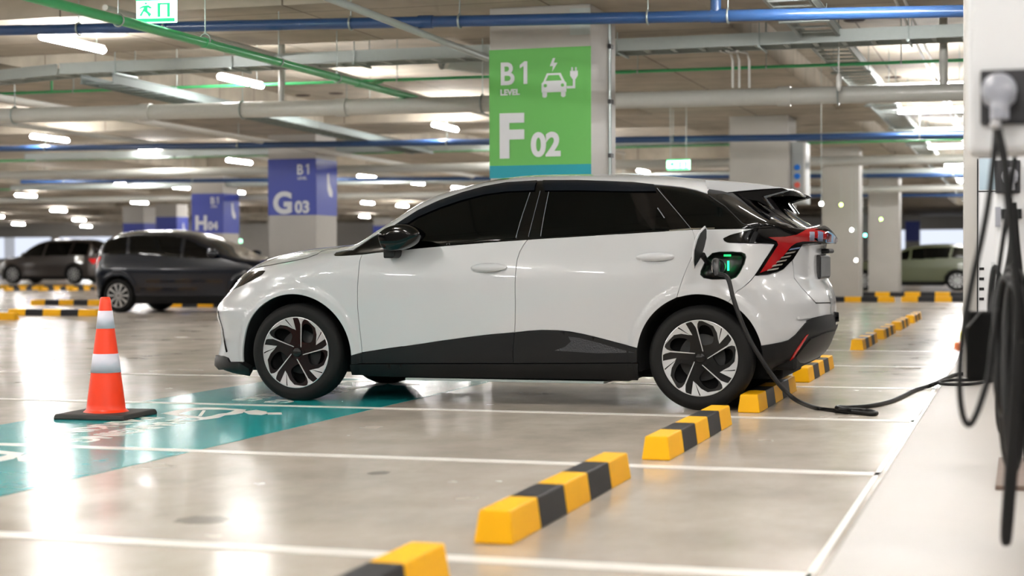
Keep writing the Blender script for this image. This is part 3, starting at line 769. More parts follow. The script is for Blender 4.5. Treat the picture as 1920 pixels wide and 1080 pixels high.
def panel(B, name, poly, m, parent, lift=0., gap=.0, thick=.008, holes=(), step=.03, bstep=.014, sgn=-1, org=(0, 0, 0), round_=0):
    """poly in (u, z) -> curved sheet with folded edges, lying on the body surface"""
    if round_: poly = smooth_poly(poly, round_)
    out = shrink(densify(poly, bstep), gap) if gap else densify(poly, bstep)
    if area(out) < 0: out = out[::-1]
    loops = [out]+[densify(h, bstep) for h in holes]
    pts = []; edges = []
    for lp in loops:
        k = len(pts); pts += [Vector(p) for p in lp]; edges += [(k+i, k+(i+1) % len(lp)) for i in range(len(lp))]
    nb = len(pts); bd = np.array([tuple(p) for p in pts])
    us = [p[0] for p in out]; zs = [p[1] for p in out]
    g = .55*step
    for a in np.arange(min(us)+step/2, max(us), step):
        for b in np.arange(min(zs)+step/2, max(zs), step):
            if inside((a, b), out) and not any(inside((a, b), h) for h in loops[1:]):
                if np.min(np.abs(bd[:, 0]-a)+np.abs(bd[:, 1]-b)) > g: pts.append(Vector((a, b)))
    r = geometry.delaunay_2d_cdt(pts, edges, [], 0, 1e-7)
    V, T = r[0], r[2]; tri = []
    for t in T:
        c = (sum(V[i][0] for i in t)/3, sum(V[i][1] for i in t)/3)
        if inside(c, out) and not any(inside(c, h) for h in loops[1:]): tri.append(tuple(t))
    u = np.array([v[0] for v in V]); z = np.array([v[1] for v in V])
    Nn = B.N(u, z, sgn); L = np.array([lift(a, b) for a, b in zip(u, z)]) if callable(lift) else np.full(len(u), lift)
    X = B.XYZ(u, z, sgn)+Nn*L[:, None]
    if callable(lift):
        h = .004
        def PL(a, b):
            return B.XYZ(a, b, sgn)+B.N(a, b, sgn)*np.array([lift(p, q) for p, q in zip(a, b)])[:, None]
        n2 = np.cross(PL(u+h, z)-PL(u-h, z), PL(u, z+h)-PL(u, z-h))*(-sgn); Nn = n2/np.maximum(np.linalg.norm(n2, axis=1, keepdims=True), 1e-9)
    verts = [tuple(p) for p in X]; nor = [tuple(p) for p in Nn]; faces = []
    for t in tri:
        a, b, c = (X[i] for i in t); q = np.cross(b-a, c-a)
        faces.append(t if q@Nn[t[0]] > 0 else t[::-1])
    if thick:
        from collections import Counter
        ec = Counter()
        for f_ in faces:
            for i in range(3): ec[(f_[i], f_[(i+1) % 3])] += 1
        BN = B.N(u, z, sgn); mp = {}
        def dup(i, q, n_):
            verts.append(tuple(q)); nor.append(tuple(n_)); return len(verts)-1
        for (i, j) in list(ec):
            if (j, i) not in ec:
                e = X[j]-X[i]; sn = np.cross(e, Nn[i]); sn = sn/max(1e-9, np.linalg.norm(sn))
                th = thick
                a = dup(i, X[i], sn); b = dup(j, X[j], sn); c = dup(j, X[j]-BN[j]*(th+max(0, L[j]) if callable(lift) else th), sn); d = dup(i, X[i]-BN[i]*(th+max(0, L[i]) if callable(lift) else th), sn)
                faces.append((a, d, c, b))
    me = bpy.data.meshes.new(name); me.from_pydata([(p[0]+org[0], p[1]+org[1], p[2]+org[2]) for p in verts], [], faces)
    me.materials.append(m); me.polygons.foreach_set('use_smooth', [True]*len(me.polygons)); me.update()
    me.normals_split_custom_set_from_vertices([Vector(n_).normalized() if any(n_) else Vector((0, -1, 0)) for n_ in nor])
    o = bpy.data.objects.new(name, me); col.objects.link(o); o.parent = parent
    return o
def cap(B, name, xs, ycap, m, parent, n=26, lift=0., side=True):
    """upper surface between |y| <= ycap(x)"""
    V = []; F = []; k = 2*n+1
    for x in xs:
        yc = ycap(x); 
        for j in range(-n, n+1):
            t = j/n; y = yc*t; V.append((x, y, B.z_up(x, abs(y))+lift))
    for i in range(len(xs)-1):
        for j in range(k-1): F.append((i*k+j, (i+1)*k+j, (i+1)*k+j+1, i*k+j+1))
    b = MB(); b.add(V, F, 0, True); return b.build(name, m, parent)
def shell(B, name, mats, parent, lift, zr, classify, sgn, du=.03, dz=.02, arch=.385, ycap=None):
    """whole side of the body as one regular sheet; classify(x, z) -> material slot or -1 to leave out"""
    z = np.arange(zr[0], zr[1]+1e-6, dz); nz = len(z); nu = 150
    U = np.stack([np.linspace(B.u0(q), B.u1(q), nu) for q in z]); Z = np.repeat(z[:, None], nu, 1)
    x, y = B.P(U, Z); b = MB()
    N = B.N(U, Z, sgn); X = B.XYZ(U, Z, sgn)+N*lift; ok = (y > .002) & (Z < ev(B.top, x))
    vs = [tuple(p) for p in X.reshape(-1, 3)]; k0 = len(b.v); b.v += vs
    for i in range(nz-1):
        for j in range(nu-1):
            if not (ok[i, j] and ok[i+1, j] and ok[i, j+1] and ok[i+1, j+1]): continue
            cx = x[i:i+2, j:j+2].mean(); cz = z[i]+dz/2
            if any((cx-xw)**2+(cz-B.wz)**2 < arch**2 for xw in B.wheels): continue
            if any(abs(cx-xw) < arch*.95 and cz < B.wz for xw in B.wheels): continue
            if y[i, j] < 1e-3 and y[i+1, j+1] < 1e-3: continue
            c = classify(cx, cz, y[i, j])
            if c < 0: continue
            q = (i*nu+j, i*nu+j+1, (i+1)*nu+j+1, (i+1)*nu+j)
            b.f.append(q if sgn < 0 else q[::-1]); b.mi.append(c); b.sm.append(True)
    return b.build(name, mats, parent)

# ------------------------------------------------------------------ wheels
def make_wheel(R=.325, r_rim=.236, width=.21):
    """wheel with outer face at y=0 looking to -y, centre at origin"""
    t = empty('wheel')
    w = width
    prof = [(r_rim-.004, .016), (r_rim+.004, .006), (r_rim+.012, .003), (r_rim+.035, .000), (R-.045, .000), (R-.025, .006), (R-.010, .018), (R-.002, .036), (R, .055),
            (R, w-.055), (R-.002, w-.036), (R-.010, w-.018), (R-.03, w-.004), (r_rim, w), (r_rim-.01, w-.02)]
    m = MB(); m.lathe(prof, 'y', n=96)
    for g in (.075, .105, .135):
        pass
    m.build('tyre', M_tyre, t)
    Rr = r_rim
    m = MB(); m.lathe([(Rr-.006, .004), (Rr+.0, .0025), (Rr+.001, .010), (Rr-.010, .014), (Rr-.012, .16)], 'y', n=96)
    m.build('rim_ring', M_rimsilver, t)
    m = MB(); m.lathe([(Rr-.014, .05), (Rr-.02, .12), (.10, .13), (0, .13)], 'y', n=48); m.build('barrel', M_liner, t)
    m = MB(); m.lathe([(.145, .088), (.145, .10), (0, .10)], 'y', n=48); m.lathe([(.145, .088), (.06, .088), (.05, .07), (0, .07)], 'y', n=48)
    m.build('brake_disc', mat('brake_steel', '303132', .55, metal=.3), t)
    def pol(a, r): return (r*Rr*math.cos(math.radians(a)), r*Rr*math.sin(math.radians(a)))
    def dish(r): return .030-.020*min(1, r/Rr)**1.5
    fx = lambda dz: (lambda p, h: (p[0], dish(math.hypot(*p))-h+dz, p[1]))
    # black face with five pockets
    outer = [pol(a, .985) for a in range(0, 360, 3)]
    loops = [outer]; 
    for k in range(5):
        a0 = 72*k
        pk = [(90, .36), (93.5, .60), (92, .82), (83, .885), (73, .86), (64, .76), (54, .62), (50, .50), (60, .40), (75, .33)]
        pk = smooth_poly([pol(a0+a, r) for a, r in pk], 2)
        loops.append(pk)
    pts = []; ed = []
    for lp in loops:
        q = len(pts); pts += [Vector(p) for p in lp]; ed += [(q+i, q+(i+1) % len(lp)) for i in range(len(lp))]
    for a in range(0, 360, 8):
        for r in (.12, .25, .45, .65, .8, .92):
            p = pol(a, r)
            if not any(inside(p, l) for l in loops[1:]) : pts.append(Vector(p))
    rr_ = geometry.delaunay_2d_cdt(pts, ed, [], 0, 1e-6); V = rr_[0]; F = []
    for tr in rr_[2]:
        c = (sum(V[i][0] for i in tr)/3, sum(V[i][1] for i in tr)/3)
        if inside(c, outer) and not any(inside(c, l) for l in loops[1:]): F.append(tuple(tr))
    m = MB(); n = len(V); vs = [(v[0], dish(math.hypot(v[0], v[1])), v[1]) for v in V]+[(v[0], dish(math.hypot(v[0], v[1]))+.035, v[1]) for v in V]
    m.add(vs, F+[tuple(i+n for i in f_) for f_ in F]); 
    from collections import Counter
    ec = Counter(e for f_ in F for e in ((f_[0], f_[1]), (f_[1], f_[2]), (f_[2], f_[0])))
    m.add(vs, [(i, j, j+n, i+n) for (i, j) in ec if (j, i) not in ec])
    m.build('spoke_face', M_rimblack, t)
    for k in range(5):
        a0 = 72*k; s = MB()
        # thin bright spoke edge
        s.prism([pol(a0+66, .19), pol(a0+72, .185), pol(a0+97.5, .80), pol(a0+101.5, .93), pol(a0+104, .985), pol(a0+91, .985), pol(a0+94.2, .90), pol(a0+95, .80)], -.001, .0025, fx(0))
        # two blades
        s.prism([pol(a0+88, .985), pol(a0+80, .985), pol(a0+70, .985), pol(a0+62, .985), pol(a0+55.5, .985), pol(a0+53, .90), pol(a0+43, .66), pol(a0+56, .80), pol(a0+67, .91), pol(a0+78, .935)], -.001, .0025, fx(0))
        s.prism([pol(a0+53.5, .985), pol(a0+47, .985), pol(a0+41, .985), pol(a0+40.5, .94), pol(a0+37, .63), pol(a0+42.5, .665), pol(a0+51, .90)], -.001, .0025, fx(0))
        s.build('silver_inlay', M_rimsilver, t)
    m = MB(); m.lathe([(0, .018), (.026, .018), (.030, .022), (.032, .034)], 'y', n=32); m.build('hub_cap', M_rimblack, t)
    for k in range(5):
        a = math.radians(72*k+20); m = MB(); m.cyl((.048*math.cos(a), .024, .048*math.sin(a)), (.048*math.cos(a), .034, .048*math.sin(a)), .008, 8); m.build('wheel_bolt', M_rimblack, t)
    return t
wheel0 = make_wheel()
# ------------------------------------------------------------------ the white hatchback
YC = .9
B = Body(
 prof=curve([(.1, .78), (.17, .835), (.25, .868), (.36, .884), (.5, .898), (.62, .909), (.72, .916), (.80, .918), (.87, .912), (.94, .898), (1.0, .882), (1.12, .855)], .03),
 belt=curve([(-3.6, .70), (-3.3, .82), (-3.0, .90), (-2.7, .94), (-2.44, .962), (-2.17, .982), (-1.78, 1.016), (-1.4, 1.045), (-1.1, 1.063), (-.74, 1.081), (-.35, 1.099), (-.05, 1.111), (.27, 1.118), (.8, 1.10)], .05),
 z0=curve([(-3.6, .52), (-3.3, .66), (-3.0, .78), (-2.7, .85), (-2.45, .90), (-2.3, .98), (-2.18, 1.06), (-2.07, 1.12), (-1.93, 1.20), (-1.77, 1.27), (-1.6, 1.32), (-1.3, 1.38), (-.8, 1.385), (-.3, 1.35), (0, 1.29), (.25, 1.2), (.45, 1.10), (.6, 1.05), (.9, 1.05)], .03),
 top=curve([(-3.6, .723), (-3.5, .81), (-3.4, .88), (-3.3, .925), (-3.2, .957), (-3.1, .98), (-3.0, .998), (-2.8, 1.024), (-2.6, 1.04), (-2.4, 1.066), (-2.3, 1.10), (-2.2, 1.172), (-2.1, 1.243), (-2.0, 1.318), (-1.9, 1.376), (-1.8, 1.412), (-1.7, 1.432), (-1.6, 1.461), (-1.5, 1.481), (-1.4, 1.493), (-1.2, 1.505), (-1.0, 1.506), (-.8, 1.503), (-.6, 1.496), (-.4, 1.485), (-.2, 1.466), (0, 1.447), (.1, 1.434), (.2, 1.395), (.3, 1.325), (.4, 1.252), (.5, 1.185), (.6, 1.128), (.65, 1.118), (.7, 1.114), (.85, 1.112)], .01),
 xf=curve([(.1, -3.362), (.15, -3.493), (.2, -3.60), (.25, -3.59), (.3, -3.575), (.4, -3.557), (.45, -3.56), (.5, -3.575), (.56, -3.592), (.6, -3.59), (.65, -3.561), (.7, -3.52), (.75, -3.481), (.8, -3.46), (1.0, -3.40), (1.3, -3.3)], .01),
 xr=curve([(.1, .10), (.15, .22), (.2, .36), (.25, .49), (.3, .61), (.35, .664), (.4, .686), (.45, .705), (.5, .722), (.55, .72), (.65, .717), (.7, .705), (.75, .69), (.8, .66), (.85, .652), (.9, .652), (1.0, .655), (1.1, .68), (1.15, .728), (1.2, .76), (1.5, .8)], .01),
 rf=curve([(.1, .6), (.6, .75), (1.0, 1.1)], .03), rr=curve([(.1, .35), (.6, .42), (1.0, .5), (1.2, .45), (1.5, .4)], .03),
 nf=2.2, nr=2.3, taper=.03, xm=-1.35, tumble=.60, m=2.5, wheels=(-2.705, 0.), wz=.325, r_out=.465, fl=.013)
car = empty('hatchback_car', (0, YC, 0), 0, 'white electric hatchback parked side on and plugged in at the centre', 'car')

def cast(px, py):
    """(u, z) where the sight line through a photo pixel meets the near side of the body; off the body: nearest point"""
    d = ray(px, py); best = (9, None)
    Ys = np.arange(-.15, 1.5, .004); T = (Ys-CAM[1])/d[1]
    X = CAM[0]+T*d[0]; Z = CAM[2]+T*d[2]; Yh = B.Y(X, Z); g = (YC-Ys)-Yh
    Yh = np.where(Z < ev(B.top, X), Yh, -1); g = np.where(Ys < YC, (YC-Ys)-Yh, 9)
    i = np.argmax(g < 0) if (g < 0).any() else -1
    if i > 0:
        a, b = Ys[i-1], Ys[i]
        for _ in range(24):
            c = (a+b)/2; t = (c-CAM[1])/d[1]; x = CAM[0]+t*d[0]; z = CAM[2]+t*d[2]
            if (YC-c)-float(B.Y(x, z)) < 0: b = c
            else: a = c
        return (B.u_of(x, z), z)
    i = int(np.argmin(g)); return (B.u_of(float(X[i]), float(Z[i])), float(Z[i]))
def C(*pts): return [cast(*p) for p in pts]
def Pn(name, pts, m, parent=car, **k): return panel(B, name, pts, m, parent, **k)
def uz(x, z): return (B.u_of(x, z), z)

def strip(name, pts, w, m, lift=.003, parent=car):
    q = C(*pts); L_, R_ = [], []
    for i, p in enumerate(q):
        a = np.array(q[max(0, i-1)]); b = np.array(q[min(len(q)-1, i+1)]); t = (b-a)/np.linalg.norm(b-a); n_ = np.array([-t[1], t[0]])*w/2
        L_.append(tuple(np.array(p)+n_)); R_.append(tuple(np.array(p)-n_))
    return Pn(name, L_+R_[::-1], m, parent, lift=lift, thick=.003, bstep=.02)
arch_f = [(452.5, 679), (452, 660), (457.4, 632), (471.5, 600.5), (496, 572), (520.7, 558.3), (548.8, 551.6), (577, 553.5), (605, 565.3), (626, 586.4), (643.8, 618), (652.6, 646), (656, 667)]
arch_r = [(1195, 680), (1195.3, 652), (1203, 622), (1219, 595.5), (1245, 570.5), (1270.7, 557.6), (1304.5, 553), (1335.6, 555.7), (1361.5, 563.5), (1387.4, 580.4), (1405.6, 603.7), (1421, 629.6), (1427.6, 648)]
# exact circles in metres fit to those outlines
def circ(xw, r, a0, a1, n=30, rx=1.):
    return [(xw+r*rx*math.cos(math.radians(a0+(a1-a0)*i/n)), B.wz+r*math.sin(math.radians(a0+(a1-a0)*i/n))) for i in range(n+1)]
def fit_arch(pts, xw):
    q = [B.P(*cast(*p))[0] for p in pts]; zz = [cast(*p)[1] for p in pts]
    A = np.array([[2*float(a), 2*b, 1] for a, b in zip(q, zz)]); s = np.linalg.lstsq(A, np.array([float(a)**2+b*b for a, b in zip(q, zz)]), rcond=None)[0]
    return float(s[0]), float(s[1]), math.sqrt(s[2]+s[0]**2+s[1]**2)
AF_ = fit_arch(arch_f[1:-1], -2.705); AR_ = fit_arch(arch_r[1:], 0)
def arc(c, a0, a1, n=30):
    o = []
    for i in range(n+1):
        a = math.radians(a0+(a1-a0)*i/n); o.append(uz(c[0]+c[2]*math.cos(a), c[1]+c[2]*math.sin(a)))
    return o
def ang(c, p):
    x, _ = B.P(*p); return math.degrees(math.atan2(p[1]-c[1], float(x)-c[0]))

# --- key lines (photo points of the panel edges)
belt_pts = [(679, 477), (700, 474.3), (804, 463.6), (908, 455), (989.6, 449.2)]
belt_rear = [(989.6, 449.2), (1096, 442.6), (1208, 435.8), (1298, 430.4)]
bgap = [(989.6, 449.2), (982, 459), (975, 471), (970, 486), (967.3, 505), (966, 530), (966.3, 570), (966, 605), (965, 623.5)]
fgap = [(679, 661), (677, 640), (673.7, 611), (670.3, 575), (670, 545), (672.5, 510), (674.3, 490), (675.5, 486), (679, 477)]
rgap = [(1298, 430.4), (1302.5, 444), (1304, 458), (1302, 470), (1296, 485), (1290, 498), (1283, 515), (1275, 538), (1269.3, 557.8)]
clad_top_f = [(965, 623.5), (917, 627.5), (871.5, 633), (825, 639.5), (780.8, 646.3), (730, 653), (679, 661)]
clad_top_r = [(1194.7, 653), (1155, 642), (1113, 631), (1090, 625.8), (1068, 621.6), (1045, 619.6), (1016.5, 619), (990, 620.6), (965, 623.5)]
rail = [(661, 468.6), (680, 456), (700, 443), (720, 432), (741.7, 420.4), (762, 407), (783, 394), (804, 383.5), (825, 374.6), (845, 367), (866.7, 360), (887, 354), (908, 348.8), (929, 344.5), (950, 341.3), (980, 338.8), (1012.5, 337.6), (1050, 337.2), (1096, 337.5), (1140, 338.8), (1187.5, 341.3), (1229, 345.8), (1255, 348), (1281, 350.9), (1305, 355.8), (1327, 363)]
hoodl = [(446, 517.5), (463, 508), (480, 502.5), (510, 496.7), (546.7, 490), (576.7, 483.5), (595, 476.5), (604, 470), (612, 465)]
# half width of the upper cap
hx = []
for p in hoodl[2:-1]:
    x, y = B.P(*cast(*p)); hx.append((float(x), float(y)))
def ycap(x):
    if x < hx[-1][0]: return float(np.interp(x, [hx[0][0]-.3]+[a for a, b in hx], [.42]+[b for a, b in hx]))
    t = min(1, (x-hx[-1][0])/.35); return hx[-1][1]*(1-t)+.52*t
def capuz(x): z = B.z_up(x, ycap(x)); return uz(x, z)

cap(B, 'bonnet', np.linspace(hx[0][0], hx[-1][0]+.1, 40), lambda x: ycap(x)-.002, M_white_car, car)
cap(B, 'nose_panel', np.linspace(-3.50, hx[0][0]+.003, 10), lambda x: ycap(x)*(.2+.8*min(1, (x+3.52)/.12)) , M_white_car, car, lift=-.003)
cap(B, 'windscreen', np.linspace(hx[-1][0]+.105, -1.35, 50), ycap, M_glass, car, lift=.0)
cap(B, 'roof', np.linspace(-1.345, .03, 60), ycap, M_white_car, car)
cap(B, 'rear_window', np.linspace(.034, .70, 40), ycap, M_glass, car, lift=-.002)

ub = MB(); ub.box(-2.25, -.80, .165, -.45, .80, .42); ub.box(-3.35, -.48, .17, .45, .48, .6); ub.box(-3.30, -.42, .19, -3.1, .42, .45); ub.box(.40, -.66, .24, .56, .66, .5)
ub.build('underbody', M_liner, car, bevel=.02)
ub = MB(); ub.box(-1.95, -.84, .150, -.62, -.5, .165); ub.build('sill_flange', mat('pale_flange', '8f9a98', .5), car)
for c in (AF_, AR_):
    for sg in (-1, 1):
        m = MB(); ring = []
        n = 30
        for i in range(n+1):
            a = math.radians(-14+208*i/n); ring.append((c[0]+(c[2]+.006)*math.cos(a), c[1]+(c[2]+.006)*math.sin(a)))
        vs = [(x, sg*.895*(1 if abs(x) < 9 else 1), z) for x, z in ring]+[(x, sg*.47, z) for x, z in ring]
        ysd = [float(B.Y(x, z))-.010 if z > .18 else .86 for x, z in ring]
        vs = [(x, sg*min(y, .905), z) for (x, z), y in zip(ring, ysd)]+[(x, sg*.47, z) for x, z in ring]
        m.add(vs, [(i, i+1, n+2+i, n+1+i) for i in range(n)], 0, True)
        m.add([(x, sg*.47, z) for x, z in ring], [tuple(range(n+1))])
        m.build('wheel_liner', M_liner, car)

# --- front end
lampz = C((424.5, 548), (428, 536), (433, 528), (440, 521.5), (449, 515.5), (463, 511), (480, 508.3), (497.5, 507.6), (492, 514.5), (478, 523), (457, 534), (440, 542), (427, 549.5))
slit_z = [(.60, 0), (.40, 0)]
seam_f = C((470, 527.5), (490, 548), (505, 566.8))
def u_front(z): return B.u0(z)
# front bumper: from the wheel arch round the nose to the centre line
a_top = ang(AF_, seam_f[-1]); a_bot = ang(AF_, cast(452.5, 679))
a_top = a_top if a_top > 0 else a_top+360; a_bot = a_bot+360 if a_bot < 0 else a_bot
lipz = C((433, 678.5), (429, 671), (421, 667))
bump = arc(AF_, a_bot, a_top, 18)+seam_f[::-1][1:]+[lampz[-4], lampz[-3], lampz[-2], lampz[-1]]+[(u_front(.715), .715), (u_front(.26), .26)]+[(lipz[2][0]-.02, lipz[2][1])]+lipz[::-1][1:]
Pn('front_bumper', bump, M_white_car, gap=.0006, thick=.012, step=.018)
Pn('front_lip_spoiler', C((453, 680.5), (433, 679.5), (429, 672), (421, 668))+[(u_front(.25), .25), (u_front(.16), .16)]+C((421, 691), (440, 697), (470, 702.5), (468, 690), (455, 682)), M_clad_dark, lift=.012, thick=.05)
Pn('nose_trim', [(u_front(.70), .70), (u_front(.70)+.30, .725), (lampz[0][0]-.005, lampz[0][1]+.01)]+C((425.5, 546), (431, 532), (439, 523.5))+[(u_front(.86)+.25, .83), (u_front(.80), .80)], M_white_car, lift=-.002)
s0 = C((407, 578), (410.5, 584), (428.5, 661), (424, 662)); s0[0] = (s0[0][0], s0[0][1])
strip('air_curtain_slit', [(409.5, 584), (414, 604), (419.5, 630), (426, 660)], .016, M_gloss_black, .004)
hl = Pn('headlight', lampz, M_gloss_black, lift=.003, gap=.001, thick=.012, step=.015, bstep=.008)
Pn('reflector', C((425.5, 546), (428, 538), (433, 530.5), (437, 533), (433, 541), (429, 546)), mat('lamp_reflector', 'c4c8ca', .15, metal=.9), hl, lift=.0045, thick=.002, step=.01, bstep=.006)
Pn('lens_bar', C((443, 526), (452, 521), (456, 523), (447, 529)), mat('lamp_reflector', 'c4c8ca', .15, metal=.9), hl, lift=.0045, thick=.002, step=.01, bstep=.006, round_=1)

# --- front wing
a1 = ang(AF_, cast(656, 667)); a1 = a1
wing = arc(AF_, a_top, a1, 26)+C((679, 661))+C(*fgap[1:-1])+C((679, 477), (662, 478.4), (640, 479.6), (629, 479.6), (626, 477.5), (630, 472.5), (640, 470.2), (661, 468.6))
xcap0 = float(B.P(*cast(661, 468.6))[0])
top_w = [capuz(x) for x in np.linspace(max(xcap0, hx[-1][0]), hx[0][0], 26)]
wing += [(w_[0], w_[1]) for w_ in top_w]+[lampz[4], lampz[5], lampz[6], lampz[7], lampz[8], lampz[9]]+seam_f[:1]
Pn('front_wing', wing, M_white_car, gap=.0016, thick=.012, step=.018)
Pn('wing_cladding', arc(AF_, a1, a1-4, 3)+C((659, 683), (680, 680), (679, 661)), M_clad, gap=.001, lift=.006)

# --- roof rail with windscreen pillar
xr0, xr1 = xcap0, float(B.P(*cast(1327, 363))[0])
rr_ = C(*rail)+[capuz(x) for x in np.linspace(xr1-.03, xr0, 60)]
Pn('roof_rail', rr_, M_white_car, gap=.0004, thick=.01, step=.012, lift=.001)
RZ = ([float(B.P(*p)[0]) for p in C(*rail)], [p[1] for p in C(*rail)])

# --- hidden inner sheets and far side
def cls_near(x, z, y):
    if -.04 < x < .36 and .76 < z < 1.03: return -1
    zb = float(ev(B.belt, x))
    if y < ycap(x)*.97 and z > float(ev(B.z0, x)): return -1
    if x < .02 and x > -2.4 and z > np.interp(x, *RZ)+.003: return 0
    if x > -2.4 and z > zb-.004 and x < .8: return 1
    if z < (.36 if x > -3.1 else .25): return 1
    return 0
def cls_far(x, z, y):
    if y < ycap(x)*.99 and z > float(ev(B.z0, x)): return -1
    zb = float(ev(B.belt, x)); zt = float(ev(B.top, x))
    if -2.2 < x < .6 and zb-.005 < z < zt-.09: return 1
    if z < (.33 if x > -3. else .22): return 1
    return 0
shell(B, 'inner_body', [M_white_car, M_gloss_black], car, -.012, (.17, 1.5), cls_near, -1, arch=.45)
shell(B, 'far_side_body', [M_white_car, M_gloss_black], car, 0., (.17, 1.5), cls_far, 1, arch=.40)
# --- black glasshouse
gh = C(*rail)+C((1340, 364), (1387.5, 359.5), (1402, 356))+[capuz(x) for x in np.linspace(.26, .62, 12)]+C((1531, 434.2), (1500, 429.5), (1470, 427.5), (1440, 427.6), (1414.6, 428.0), (1396, 428.6), (1340, 429.3))+C(*belt_rear[::-1])+C(*belt_pts[::-1][1:])+C((662, 478.4), (640, 479.6), (629, 479.6), (626, 477.5), (630, 472.5), (640, 470.2))
Pn('window_surround', gh, M_gloss_black, lift=-.003, thick=.004)
fg = C((777, 463.8), (777, 440), (776, 419), (783, 411), (804, 401), (825, 392.5), (866.7, 378.5), (908, 368), (950, 362.5), (993.7, 360), (980, 402), (967.5, 447), (908, 453.2), (840, 459))
Pn('front_window', fg, M_glass, lift=.001, thick=.003, gap=.001)
rg = C((1029, 360.5), (1100, 359.8), (1180, 361.2), (1186, 375), (1196, 393), (1210, 413), (1223, 430.5), (1125, 437.5), (1014.5, 444.5))
Pn('rear_window_side', rg, M_glass, lift=.001, thick=.003, gap=.001)
Pn('quarter_pane', C((1231, 387), (1246, 408), (1258, 429), (1228, 430.5)), M_glass, lift=.001, thick=.003)
qg = C((1237, 350.5), (1262, 350.8), (1281, 353.5), (1300, 357.8), (1317, 363.5), (1345, 385), (1372, 405), (1398, 426), (1345, 428), (1300, 428.6), (1277, 404))
Pn('quarter_window', qg, M_glass, lift=.0015, thick=.003, gap=.001)
Pn('front_window_visor', C((737, 424), (741.7, 421.8), (783, 395.5), (825, 376.2), (866.7, 361.6), (908, 350.2), (950, 342.8), (1008, 339.2), (1003, 358), (950, 360.5), (908, 366), (866.7, 376.5), (825, 390.5), (783, 408.5), (765, 420)), M_visor, lift=.007, thick=.003, gap=.002)
Pn('rear_window_visor', C((1018, 339.2), (1083, 339), (1187, 342.8), (1226, 347), (1231, 359.5), (1187, 360), (1083, 358), (1021, 358.5)), M_visor, lift=.007, thick=.003, gap=.001)
M_pale = mat('pale_seam_highlight', '8b9098', .25, metal=.5)  # pale strips put the highlight along the window seams into colour
for nm, pts, w in (('window_seam_highlight', [(994, 361), (980, 402), (967.5, 446)], .004), ('window_seam_highlight', [(1013, 358), (1002, 400), (991, 444)], .003), ('window_seam_highlight', [(1029, 360), (1020, 405), (1014, 443)], .004),
                   ('window_seam_highlight', [(1232, 353), (1254, 379), (1277, 406)], .004), ('window_seam_highlight', [(1233, 390), (1246, 409)], .006), ('window_seam_highlight', [(1277, 406), (1296, 429)], .003)):
    strip(nm, pts, w, M_pale)
strip('bonnet_gap', hoodl[2:-1], .004, M_gap, .001)
strip('hatch_gap', [(1329, 366), (1360, 387), (1414, 427)], .005, M_gap, .001)
Pn('belt_trim', C((1255, 433.4), (1298, 430.2), (1340, 428.9), (1340, 427), (1298, 428), (1255, 431.4)), M_chrome, lift=.003, thick=.003)

# --- doors
fd = C(*belt_pts)+C(*bgap[1:])+C(*clad_top_f[1:-1])+C(*fgap[:-1])
Pn('front_door', fd, M_white_car, gap=.0022, thick=.012)
aR0 = ang(AR_, cast(1194.7, 653)); aR1 = ang(AR_, cast(1269.3, 557.8))
aR0 = aR0+360 if aR0 < 0 else aR0
rd = C(*belt_rear)+C(*rgap[1:])+arc(AR_, aR1, aR0, 14)[1:-1]+C(*clad_top_r)+C(*bgap[::-1][1:-1])
Pn('rear_door', rd, M_white_car, gap=.0022, thick=.012, step=.018)
Pn('front_door_cladding', C(*clad_top_f)+C((680, 680.3), (820, 680.6), (963.6, 680.6), (962, 663), (964, 640)), M_clad, gap=.0014, lift=.007, thick=.02)
zc = C((963.6, 680.6), (1100, 680.2), (1195, 679.6))
Pn('rear_door_cladding', C(*clad_top_r)+C((964, 640), (962, 663), (963.6, 680.6), (1100, 680.2), (1195, 679.6)), M_clad, gap=.0014, lift=.007, thick=.02)
Pn('textured_insert', C((1040, 657), (1060, 650), (1071, 640), (1066, 631), (1085, 633), (1125, 643), (1165, 655), (1190, 661), (1120, 662)), mat('ribbed_plastic', '2e3035', .4, bump=.8, nscale=120), lift=.0078, thick=.002)
Pn('sill', C((656, 683.5), (820, 682.5), (1000, 682.3), (1196, 681.8), (1196, 713), (1000, 709.5), (820, 707.5), (660, 703)), M_clad_dark, lift=.002, thick=.03)
strip('dark_lip', [(682, 662), (780, 647.5), (871, 634.3), (962, 624.8)], .004, M_gap, .0075)  # dark strip along the top edge of the front door cladding
def elli(cx, cy, w, h, n=22, sh=0., p=2.):
    o = []
    for i in range(n):
        a = 2*PI*i/n; c, s_ = math.cos(a), math.sin(a)
        o.append((cx+w*math.copysign(abs(c)**(2/p), c)+sh*s_, cy+h*math.copysign(abs(s_)**(2/p), s_)))
    return o
for nm, cx, cy, w, h, tilt in (('front', 916.5, 502.5, 34, 8.5, -2.5), ('rear', 1228.5, 482.3, 36, 8.5, -1.5)):
    poly = [(x, y+tilt*(x-cx)/w) for x, y in elli(cx, cy, w, h, 26, 0, 2.5)]
    q = C(*poly); c0 = np.mean(q, axis=0); hw = (max(a for a, b in q)-min(a for a, b in q))/2; hh = (max(b for a, b in q)-min(b for a, b in q))/2
    rec = [(x, y+tilt*(x-cx)/w) for x, y in elli(cx+2, cy+6.5, w*.62, 7, 22)]
    Pn('handle_recess_shade', C(*rec), mat('recess_shade_grey', 'a9abad', .35), lift=.0008, thick=.002, step=.012, bstep=.008)  # flat greyer ellipse paints the shade of the recess under the handle
    def lf(a, b, c0=c0, hw=hw, hh=hh):
        r = ((a-c0[0])/hw)**2+((b-c0[1])/hh)**2; return .034*max(0., 1-r)**.5+.002
    Pn('door_handle', q, M_white_car, lift=lf, thick=.0, step=.009, bstep=.008)

